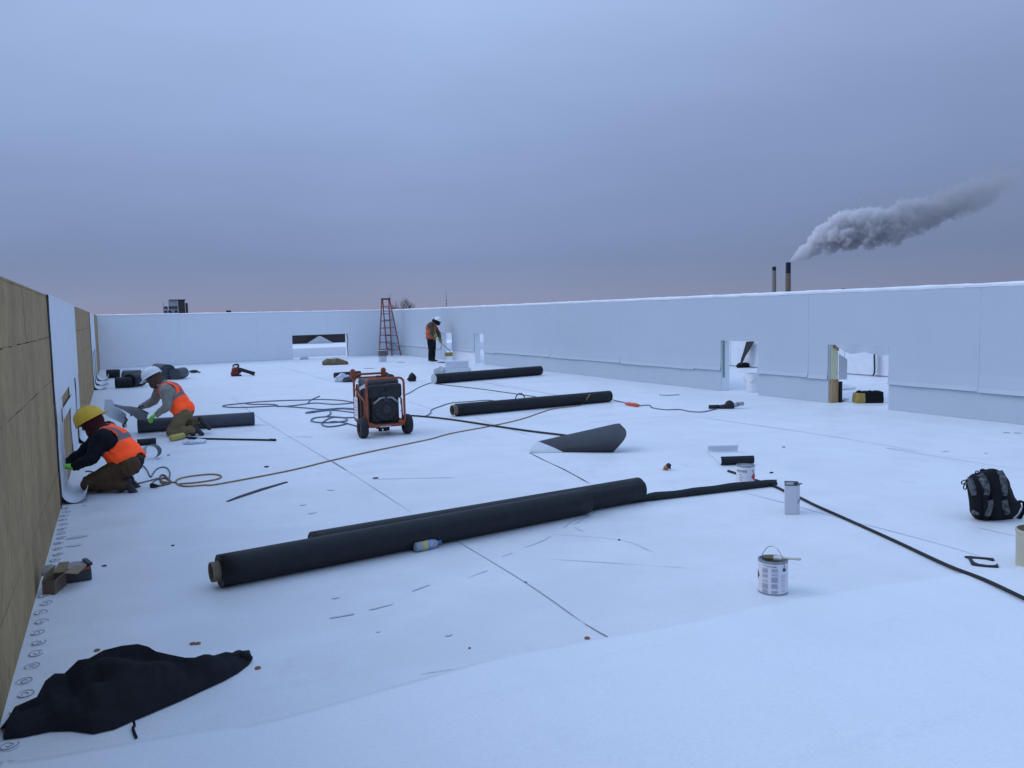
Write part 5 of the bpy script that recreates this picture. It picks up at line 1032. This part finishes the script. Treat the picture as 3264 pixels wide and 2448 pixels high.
for nm, P in (('flap', [[cq(-w_/2, .08, hh_), cq(w_/2*.9, .10, hh_)], [cq(-w_/2 + .01, .16, hh_ + .045), cq(w_/2*.9, .17, hh_ + .045)]]), ('flap', [[cq(w_/2, -.09, hh_), cq(w_/2, .07, hh_)], [cq(w_/2 + .045, -.05, hh_ + .035), cq(w_/2 + .045, .10, hh_ + .035)], [cq(w_/2 + .11, -.02, hh_ + .015), cq(w_/2 + .11, .12, hh_ + .02)]]), ('flap', [[cq(-w_/2, -.09, hh_), cq(-w_/2, .08, hh_)], [cq(-w_/2 + .015, -.07, hh_ + .05), cq(-w_/2 + .015, .09, hh_ + .05)]])):
    mb = MB(); mb.sheet(P, .004, 0, 0); mb.build(nm, CARD, bx)
p0 = g('H',1010,1130); p1 = g('H',1770,1010); wv = p1-p0; yaw = math.atan2(wv.y, wv.x); cen = lerp(p0, p1, .40) + V3((-math.sin(yaw), math.cos(yaw), 0))*.085
dk = thing('tool_case', 'dark case with an orange edge and a pale paper on top, behind the cardboard box', 'case', cen); M = Matrix.Rotation(yaw, 3, 'Z'); ww = wv.length*1.25
MB().box(cen + V3((0,0,.035)), (ww,.17,.068), rot=M).build('case_body', DARKST, dk, bevel=.01); MB().box(cen + V3((0,0,.078)), (ww*.985,.165,.018), rot=M).build('case_lid', mat('orange_brown_edge', (.30,.10,.05), .7, (.20,.07,.04), 14), dk, bevel=.004)
mb = MB(); mb.sheet([[cen + M @ V3((ww*(i/8 - .47)*.9, .15*(j/4 - .5), .094 + .012*noise.noise(V3((i*.8, j, 3))))) for j in range(5)] for i in range(8)], .003, 0, 0); mb.build('paper', mat('damp_paper', (.36,.34,.36), .8, (.27,.25,.28), 20), dk, smooth=True)
MB().box(cen + M @ V3((ww*.40, .01, .10)), (.03,.14,.02), rot=M @ Matrix.Rotation(.2, 3, 'Z')).build('strap', DARKST, dk, bevel=.004)
crumple('paper_scrap', 'pale crumpled paper between the cardboard box and the plywood wall', 'paper', g('H',420,810), (.075,.045,.03), mat('tan_paper', (.40,.38,.37), .8, (.25,.22,.18), 20), seed=5)
# ================================================================ BOTTLE
b0 = g(7,995,405); b1 = g(7,1120,378); c = lerp(g(7,1003,428), g(7,1100,408), .5); bd = V3((b1-b0)[:]); bd.z = 0; bd.normalize(); bt = thing('drink_bottle', 'plastic bottle with a yellow and blue label lying against the front roll', 'bottle', c); cb = V3((c.x, c.y, .036))
mb = MB(); mb.lathe([(.0005,-.10),(.024,-.10),(.033,-.092),(.034,-.05),(.0335,0),(.034,.045),(.030,.065),(.018,.085),(.013,.092),(.013,.10)], cb, bd, 24); mb.build('shell', mat('bottle_plastic', (.34,.38,.42), .2, (.26,.30,.34), 30), bt, smooth=True)
MB().lathe([(.0345,-.045),(.0350,-.005)], cb, bd, 24).build('yellow_label', mat('yellow_print', (.45,.42,.08), .5, (.55,.53,.30), 40), bt, smooth=True); MB().lathe([(.0352,-.004),(.0352,.038)], cb, bd, 24).build('blue_label', mat('blue_print', (.12,.22,.50), .5, (.45,.50,.62), 40), bt, smooth=True)
MB().lathe([(.016,.092),(.016,.115),(.0005,.115)], cb, bd, 16).build('cap', mat('blue_cap', (.06,.14,.42), .5), bt)
# ================================================================ FAR SMALL THINGS
# leaf blower
c = g('G',290,435); bl = thing('leaf_blower', 'dark red leaf blower with a black tube standing on the far deck', 'leaf blower', c); A = lambda x, y, d=0: pv('G', x, y, c, d)
mb = MB(); mb.ell(A(285,345), (.125,.13,.155)); mb.ell(A(265,395), (.12,.12,.10)); voxel(mb, .02, 'housing', REDP, bl, 2)
MB().tube([A(345,318), A(420,335), A(520,365), A(612,395)], [.062,.052,.050,.058], 14).build('tube', RUB, bl, smooth=True); MB().box(A(295,425), (.27,.22,.05)).build('base', RUB, bl, bevel=.01)
MB().tube(cr_spline([A(250,300), A(245,250), A(290,232), A(330,240), A(325,300)], 4), .026, 8).build('handle', RUB, bl, smooth=True); MB().ell(A(278,268,-.11), (.05,.02,.035)).build('cap', WHIH, bl, smooth=True); MB().box(A(350,350), (.07,.16,.12)).build('intake', RUB, bl, bevel=.02)
# tan bag
c = g(3,1155,648) + FW*.2; c.z = 0; bg_ = thing('tool_bag', 'tan canvas tool bag lying near the far opening', 'bag', c); A = lambda x, y, d=0: pv(3, x, y, c, d)
mb = MB(); mb.ell(A(1115,632), (.30,.20,.16)); mb.ell(A(1165,632), (.34,.20,.15)); mb.ell(A(1215,636), (.20,.14,.10)); voxel(mb, .025, 'canvas_body', TANF, bg_, 2, .04, 6); MB().tube(cr_spline([A(1085,612), A(1120,600), A(1165,604), A(1190,620)], 4), .022, 6).build('handle', CARDD, bg_, smooth=True); MB().ell(A(1145,598), (.15,.1,.05)).build('folded_cloth', GREYW, bg_, smooth=True)
# black offcuts behind the generator
roll('membrane_roll', 'black roll piece behind the left side of the generator', g(3,1150,755), g(3,1345,740), .085, group=G1)
crumple('plastic_wrap', 'white plastic bundle before the roll piece behind the generator', 'plastic wrap', g(3,1208,778), (.19,.14,.13), PLAS, seed=8); crumple('rag_heap', 'small dark rag beside the white plastic bundle', 'rag', g(3,1258,780), (.15,.12,.08), DARKST, seed=9)
c = g(3,1748,775); A = lambda x, y, d=0: pv(3, x, y, c, d); P = [[A(1712,765), A(1720,760,.02), A(1728,775,0)], [A(1735,725), A(1745,735,-.12), A(1745,778,0)], [A(1752,708), A(1768,735,-.16), A(1768,778,0)], [A(1772,722), A(1785,745,-.05), A(1782,774,.0)]]
mb = MB(); mb.sheet(P, .03, 0, 0); tag(mb.build('membrane_offcut', BLACKM, smooth=True), 'black fan shaped offcut curling up right of the generator top', 'membrane offcut')
flat_bar('membrane_strip', 'thin dark strip lying behind the generator', 'membrane strip', [g(3,1380,677), g(3,1452,674)], .22, SEAMM)
# far left heaps
DG = mat('slate_membrane', (0,0,0))
roll('membrane_roll', 'short dark roll in the far left corner by the plywood wall', g('A',530,172), g('A',690,165), .13, group=G1); roll('membrane_roll', 'shorter roll on the left of the far roll stack', g('A',635,292), g('A',850,282), .14, group=G1)
roll('membrane_roll', 'thick slate roll at the back of the far roll stack', g('A',745,255), g('A',935,250), .20, DG, group=G1); roll('membrane_roll', 'stubby dark roll at the right of the far roll stack', g('A',800,285), g('A',950,262), .17, group=G1)
roll('membrane_roll', 'dark roll just behind the head of the worker in the white helmet', g('A',1150,170), g('A',1275,190), .22, mat('grey_membrane', (0,0,0)), group=G1)
roll('membrane_roll', 'slate roll slanting away right of the white-helmet worker', g('A',1345,190), g('A',1455,170), .16, DG, group=G1)
mb = MB(); c = g('A',1575,108); mb.ell(c + V3((0,0,.05)), (.14,.09,.05)); mb.tube([c + V3((.1,0,.03)), g('A',1650,100,.03)], .02, 6); tag(mb.build('hand_tool', DARKST, smooth=True), 'small dark hand tool on the far deck beyond the slanting roll', 'tool')
# foam blocks behind the farthest roll
c = g(4,380,700); fb_ = thing('foam_block', 'white stepped foam block behind the farthest long roll', 'foam block', c); A = lambda x, y, d=0: pv(4, x, y, c, d); yv = -.45
MB().box(A(372,650), (.62,.3,.42), yv).build('block', mat('foam_white', (.62,.66,.73), .7, (.57,.61,.68), 9), fb_, bevel=.02); MB().box(A(408,684,-.05), (.50,.32,.26), yv).build('block', MATS['foam_white'], fb_, bevel=.02)
crumple('plastic_wrap', 'pale plastic peak left of the white foam block', 'plastic wrap', g(4,255,702), (.20,.12,.14), GREYW, seed=4); crumple('rag_heap', 'small grey rag between the plastic peak and the foam block', 'rag', g(4,312,693), (.13,.10,.07), INKG, seed=12)
flat_bar('membrane_strip', 'dark flat strip lying at the feet of the standing worker', 'membrane strip', [g('C',1545,1388), g('C',1650,1392), g('C',1765,1388)], .22, DARKST, .02); tag(MB().ell(g('C',1702,1380,.06), (.08,.06,.06)).build('yellow_tool', YELB, smooth=True), 'small yellow tool on the dark strip by the standing worker', 'tool')
flat_bar('membrane_strip', 'faint dark strip on the deck between the ladder and the standing worker', 'membrane strip', [g('C',705,1388), g('C',800,1385), g('C',860,1384)], .22, SEAMM)
crumple('paper_scrap', 'small pale scrap before the far opening', 'paper', g(3,910,603), (.16,.12,.07), GREYW, seed=21)
flat_bar('debris_strip', 'dark thin strip left of the second right opening', 'scrap', [g(4,1900,852), g(4,1960,855), g(4,2050,850)], [.03,.06,.05], DARKST)
crumple('debris_scrap', 'small pale scrap on the far deck near the ladder', 'scrap', g('C',1122,1275), (.07,.05,.03), GREYW, seed=23)
# welding gun
c = g(5,240,940); hg = thing('heat_welder', 'black hot-air welding gun lying before the second right opening', 'tool', c); A = lambda x, y, d=0: pv(5, x, y, c, d)
MB().tube([A(195,937), A(232,932), A(246,930)], [.05,.055,.05], 12).build('grip', RUB, hg, smooth=True); mb = MB(); mb.ell(A(260,925), (.085,.08,.10)); mb.build('motor_housing', RUB, hg, smooth=True); MB().tube([A(278,920), A(318,912)], .038, 12).build('heat_tube', STEEL, hg, smooth=True); MB().box(A(332,908), (.10,.09,.06)).build('nozzle', STEEL, hg, bevel=.01)
MB().tube([g(5,125,930,.03), g(5,190,928,.03)], .035, 10).build('side_handle', RUB, hg, smooth=True)
# orange and black small tool
c = g(4,1955,1418); st = thing('utility_knife', 'small orange and black tool on the deck right of the big flap', 'tool', c); A = lambda x, y, d=0: pv(4, x, y, c, d)
MB().tube([A(1935,1408), A(1955,1398), A(1968,1388)], [.018,.028,.026], 10).build('body', mat('orange_tool', (.50,.20,.06), .5, (.3,.12,.05), 30), st, smooth=True); MB().tube([A(1960,1392), A(1975,1384), A(1982,1390)], [.028,.030,.020], 10).build('head', RUB, st, smooth=True); MB().tube([A(1980,1392), A(1984,1410)], .007, 6).build('clip', RUB, st, smooth=True); MB().tube([A(1935,1408), A(1928,1420)], .008, 6).build('tip', PINE, st, smooth=True)
# things seen through the nearest opening
c = g(5,1170,905) + FW*.10; c.z = 0; tb_ = thing('tool_bag', 'open black and yellow tool bag inside the nearest right opening', 'bag', c); A = lambda x, y, d=0: pv(5, x, y, c, d)
mb = MB(); mb.box(A(1195,875), (.36,.22,.26), -.5); mb.box(A(1170,866), (.40,.20,.18), -.5)
voxel(mb, .014, 'bag_body', BAGB, tb_, 4, .012, 9); mb = MB(); mb.box(A(1118,876), (.15,.22,.22), -.5); voxel(mb, .014, 'yellow_end', mat('bag_yellow', (.45,.32,.07), .7, (.32,.22,.06), 9), tb_, 4, .01, 9); mb = MB(); mb.box(A(1236,868), (.06,.16,.13), -.5); voxel(mb, .014, 'yellow_end', MATS['bag_yellow'], tb_, 3)
for x in (1120,1190,1225): MB().ell(A(x,838), (.055,.06,.05)).build('tool_tops', BAGB, tb_, smooth=True)
crumple('paper_scrap', 'white crumpled plastic inside the nearest right opening', 'paper', g(5,1038,812), (.20,.10,.06), WHIH, seed=31)
c = g(5,1005,890); tr = thing('trowel', 'grey metal tool beside the post in the nearest opening', 'tool', c); MB().box(c + V3((0,0,.03)), (.26,.14,.02), .3).build('blade', STEEL, tr, bevel=.004); MB().tube([c + V3((-.10,0,.03)), c + V3((-.12,.02,.10)), c + V3((-.02,.05,.12))], .014, 8).build('handle', DARKST, tr, smooth=True)
# ================================================================ FAR SKYLINE
def far(z, x, y, dist):
    r = ray(z, x, y); f = V3((r.x, r.y, 0)).length; return EY + r*(dist/f)
def hz(z, x, dist): r = far(z, x, 0, dist); return r
Dk = 1000
for nm, lb, xl, xr_, yt, yb, cm, bandy in (('smokestack', 'shorter concrete smokestack on the left with a narrow dark top band', 371, 399, 803, 990, CONCG, 832), ('smokestack', 'taller tan smokestack giving off the plume, with a deep dark top band', 470, 506, 772, 985, CONC, 852)):
    T0 = far(8, (xl+xr_)/2, yt, Dk); wd = (far(8, xr_, yt, Dk) - far(8, xl, yt, Dk)).length/2; Bz = far(8, (xl+xr_)/2, bandy, Dk).z; t = thing(nm, lb, 'smokestack', (T0.x, T0.y, -14), 'power station smokestacks')
    c0 = V3((T0.x, T0.y, 0)); hgt = T0.z; rb = lambda z: wd*(1 + .22*(hgt - z)/(hgt + 14))
    MB().lathe([(rb(-14)*1.1, -14), (rb(0)*1.02, 0), (rb(Bz), Bz)], c0, seg=24).build('shaft', cm, t, smooth=True); MB().lathe([(rb(Bz)*1.01, Bz - .1), (rb(hgt)*1.01, hgt - .3), (rb(hgt)*1.05, hgt), (rb(hgt)*.8, hgt), (rb(hgt)*.8, hgt - 6)], c0, seg=24).build('top_band', SOOT, t, smooth=False)
    for zz in (.25, .5, .75): MB().lathe([(rb(hgt*zz)*1.005, hgt*zz - .2), (rb(hgt*zz)*1.05, hgt*zz), (rb(hgt*zz)*1.005, hgt*zz + .2)], c0, seg=24).build('ring', cm, t)
# smoke plume: a real volume drifting away from the taller stack
S0 = far(8, 492, 772, Dk); SE = far(8, 2212, 240, Dk); ax = (SE - S0); ax.z = 0; Ls = ax.length; ax.normalize(); oy = V3((-ax.y, ax.x, 0)); pxm = Ls/(2212-492)
mb = MB(); Wd, Hh = 60.0, SE.z - S0.z + 60
P8 = [V3((x, y, z)) for x in (-4, Ls*1.06) for y in (-Wd/2, Wd/2) for z in (-6, Hh)]
mb.faces(P8, [(0,1,3,2),(4,6,7,5),(0,4,5,1),(2,3,7,6),(0,2,6,4),(1,5,7,3)])
smk = bpy.data.materials.new('steam_volume'); smk.use_nodes = True; n = smk.node_tree.nodes; l = smk.node_tree.links; n.clear(); ou = n.new('ShaderNodeOutputMaterial'); vol = n.new('ShaderNodeVolumePrincipled'); l.new(vol.outputs[0], ou.inputs['Volume'])
vol.inputs['Color'].default_value = (.985,.99,1,1); vol.inputs['Anisotropy'].default_value = 0.0
tcs = n.new('ShaderNodeTexCoord')
def Mn(op, a_, b_=None, c_=None, clamp=False):
    r = n.new('ShaderNodeMath'); r.operation = op; r.use_clamp = clamp
    for i, v in enumerate((a_, b_, c_)):
        if v is None: continue
        if isinstance(v, (int, float)): r.inputs[i].default_value = v
        else: l.new(v, r.inputs[i])
    return r.outputs[0]
sx = n.new('ShaderNodeSeparateXYZ'); l.new(tcs.outputs['Object'], sx.inputs[0])
def warp(sc, amp, det):
    z = n.new('ShaderNodeTexNoise'); z.inputs['Scale'].default_value = sc; z.inputs['Detail'].default_value = det; z.inputs['Roughness'].default_value = .55; l.new(tcs.outputs['Object'], z.inputs['Vector'])
    return z
def curve(pts):
    fc = n.new('ShaderNodeFloatCurve'); cu = fc.mapping.curves[0]
    while len(cu.points) < len(pts): cu.points.new(.5, .5)
    for p, (x, y) in zip(cu.points, pts): p.location = (x, y); p.handle_type = 'AUTO'
    fc.mapping.update(); return fc
u = Mn('DIVIDE', sx.outputs[0], Ls)
# centre line and radius (image pixels of the plume turned into metres)
prof = [(500,764,8),(560,715,42),(650,648,76),(760,582,104),(880,540,140),(1000,530,160),(1150,520,165),(1300,500,150),(1450,460,140),(1600,410,140),(1800,340,135),(2000,270,125),(2212,180,110)]
cz = curve([((x-492)/(2212-492), (772-y)/800) for x, y, r in prof]); rrn = curve([((x-492)/(2212-492), r/200) for x, y, r in prof]); l.new(u, cz.inputs['Value']); l.new(u, rrn.inputs['Value'])
dz = Mn('SUBTRACT', sx.outputs[2], Mn('MULTIPLY', cz.outputs[0], 800*pxm)); dy = Mn('MULTIPLY', sx.outputs[1], 1.15)
dist = Mn('SQRT', Mn('ADD', Mn('MULTIPLY', dz, dz), Mn('MULTIPLY', dy, dy))); rad_ = Mn('MULTIPLY', rrn.outputs[0], 200*pxm)
cmx = n.new('ShaderNodeMapRange'); cmx.inputs[1].default_value = .15; cmx.inputs[2].default_value = .65; cmx.inputs[3].default_value = .99; cmx.inputs[4].default_value = .74; l.new(u, cmx.inputs[0]); cco = n.new('ShaderNodeCombineColor')
for i_, k_ in enumerate((.985,.975,1.0)): l.new(Mn('MULTIPLY', cmx.outputs[0], k_), cco.inputs[i_])
l.new(cco.outputs[0], vol.inputs['Color'])
n1 = warp(.075, 1, 1); n2 = warp(.22, 1, 5)
bill = Mn('ADD', Mn('MULTIPLY', Mn('SUBTRACT', n1.outputs[0], .5), 1.7), Mn('MULTIPLY', Mn('SUBTRACT', n2.outputs[0], .5), 1.25))
fld = Mn('SUBTRACT', Mn('ADD', 1.0, bill), Mn('DIVIDE', dist, Mn('ADD', rad_, .3)))      # >0 inside
sharp = Mn('MULTIPLY_ADD', u, -9.0, 10.0); sharp = Mn('MAXIMUM', sharp, 1.2)
den = Mn('MULTIPLY', fld, sharp, clamp=True)
fade = curve([(0,1.0),(.18,.9),(.35,.62),(.5,.46),(.7,.32),(.88,.2),(.97,.07),(1,0)]); l.new(u, fade.inputs['Value'])
den = Mn('MULTIPLY', den, Mn('MULTIPLY', fade.outputs[0], .30)); den = Mn('MULTIPLY', den, Mn('GREATER_THAN', sx.outputs[0], .2))
l.new(den, vol.inputs['Density'])
smk.cycles.volume_step_rate = .35 if hasattr(smk, 'cycles') and hasattr(smk.cycles, 'volume_step_rate') else .35
me = bpy.data.meshes.new('smoke_plume'); me.from_pydata([v[:] for v in mb.v], [], mb.f); me.materials.append(smk); bm = bmesh.new(); bm.from_mesh(me); bmesh.ops.recalc_face_normals(bm, faces=bm.faces); bm.to_mesh(me); bm.free()
so = bpy.data.objects.new('smoke_plume', me); COL.objects.link(so); so.matrix_world = Matrix.Translation(S0) @ Matrix((ax, oy, V3((0,0,1)))).transposed().to_4x4(); tag(so, 'pale grey smoke plume drifting right from the taller smokestack', 'smoke', kind='stuff')
# distant building
D2 = 420; t0 = far(1, 1160, 308, D2); bt_ = thing('office_building', 'distant flat-roofed building, pale on the left and dark on the right, above the far parapet', 'building', (t0.x, t0.y, -14))
dr = V3((t0.y, -t0.x, 0)).normalized(); bk_ = V3((t0.x, t0.y, 0)).normalized(); yb_ = math.atan2(dr.y, dr.x)
def fb(x0, x1, y0, y1, m, name, dep=8, off=0, parent=bt_, zb=None, ref=1):
    a_ = far(ref, x0, y0, D2); b_ = far(ref, x1, y1, D2); zt = (a_.z + far(ref, x1, y0, D2).z)/2; zl = b_.z if zb is None else zb; cc = (a_+b_)/2; ww_ = abs((b_-a_).dot(dr))
    return MB().box(V3((cc.x, cc.y, (zt+zl)/2)) + bk_*(dep/2 + off), (ww_, dep, zt-zl), yb_).build(name, m, parent)
PB = mat('pale_facade', (.52,.53,.56), .8, (.46,.47,.50), .3); DB = mat('dark_facade', (.085,.072,.075), .8, (.06,.052,.056), .3); GL = mat('window_glass', (.035,.042,.055), .2)
fb(1077,1112,262,308, PB, 'wall', zb=-14); fb(1112,1178,226,308, PB, 'wall', zb=-14, off=.5); fb(1176,1226,220,308, DB, 'wall', zb=-14); fb(1226,1245,240,308, DB, 'wall', zb=-14, off=.4); fb(1077,1083,235,262, PB, 'parapet_post', dep=2)
for x0, x1, y0, y1 in ((1086,1106,264,276),(1118,1135,262,276),(1112,1134,292,303),(1140,1152,262,276),(1156,1172,262,276),(1156,1172,290,303),(1086,1104,292,303)): fb(x0, x1, y0, y1, GL, 'window', dep=.5, off=-.3)
fb(1115,1226,217,221, SOOT, 'roof_edge', dep=8.5, off=-.2)
for lb, z_, x0, x1, y0, y1, dd in (('small dark rooftop just above the far parapet right of the distant building', 3, 297, 334, 221, 240, 420), ('small dark rooftop box above the right parapet, left of two', 5, 945, 960, 148, 165, 600), ('small dark rooftop box above the right parapet, right of two', 5, 1005, 1025, 145, 162, 600)):
    a_ = far(z_, x0, y0, dd); b_ = far(z_, x1, y0, dd); w2 = (b_-a_).length; cc = (a_+b_)/2; ro = thing('rooftop_house', lb, 'building', (cc.x, cc.y, -14)); MB().box((cc.x, cc.y, (cc.z - 14.)/2 - .3), (w2, 6, cc.z + 13.4), math.atan2((b_-a_).y, (b_-a_).x)).build('wall', DB, ro); MB().box((cc.x, cc.y, cc.z - .3), (w2*1.06, 6.4, .6), math.atan2((b_-a_).y, (b_-a_).x)).build('roof', SOOT, ro)
# antenna mast
a_ = far(3, 2020, 60, 500); ma = thing('antenna_mast', 'thin antenna mast rising behind the standing worker', 'mast', (a_.x, a_.y, -14)); MASTM = mat('mast_steel', (.16,.16,.19), .7)
MB().tube([(a_.x, a_.y, -14), (a_.x, a_.y, a_.z*.62), (a_.x, a_.y, a_.z)], [.35,.13,.05], 6).build('pole', MASTM, ma)
for zz in (.35,.5,.62): MB().box((a_.x, a_.y, a_.z*zz), (.8,.2,.3)).build('antenna', MASTM, ma)
# bare trees
def tree(label, z_, x, y, dist, spread, seed, nb=9):
    top_ = far(z_, x, y, dist); t = thing('bare_tree', label, 'tree', (top_.x, top_.y, -14), 'bare winter trees beyond the parapet'); rn = random.Random(seed); base = V3((top_.x, top_.y, -14)); H_ = top_.z + 14
    tm = MB(); fork = base + V3((0,0,H_*.66)); tm.tube([base, base + V3((.1,0,H_*.25)), fork], [.35,.28,.22], 8); tm.build('trunk', mat('bark', (.11,.085,.075), .9, (.07,.055,.05), 3), t, smooth=True)
    cm = MB()
    def branch(p, d, ln, r, lv):
        q = [p]; dd = d.copy()
        for i in range(4): dd = (dd + V3((rn.uniform(-.25,.25), rn.uniform(-.25,.25), rn.uniform(-.05,.22)))).normalized(); q.append(q[-1] + dd*ln/4)
        cm.tube(q, [r*(1 - .17*i) for i in range(5)], 4, caps=False)
        if lv < 4:
            for k in range(4 if lv < 3 else 5): i = rn.choice((1,2,3,4)); branch(q[i], (dd + V3((rn.uniform(-.9,.9), rn.uniform(-.9,.9), rn.uniform(-.1,.6)))).normalized(), ln*rn.uniform(.45,.7), r*.5, lv + 1)
    for k in range(nb): a = 2*math.pi*k/nb; branch(fork - V3((0,0,rn.uniform(0,1.5))), V3((math.cos(a)*spread, math.sin(a)*spread, rn.uniform(.7,1.5))).normalized(), H_*.24*rn.uniform(.8,1.05), .12, 0)
    cm.build('crown', MATS['bark'], t); return t
tree('bare twiggy tree top above the parapet right of the ladder', 3, 1650, 160, 190, .35, 5); tree('low bare bush top beside the ladder, right of the taller tree', 3, 1700, 192, 230, .5, 8, 6)
print('objects', len(bpy.data.objects))
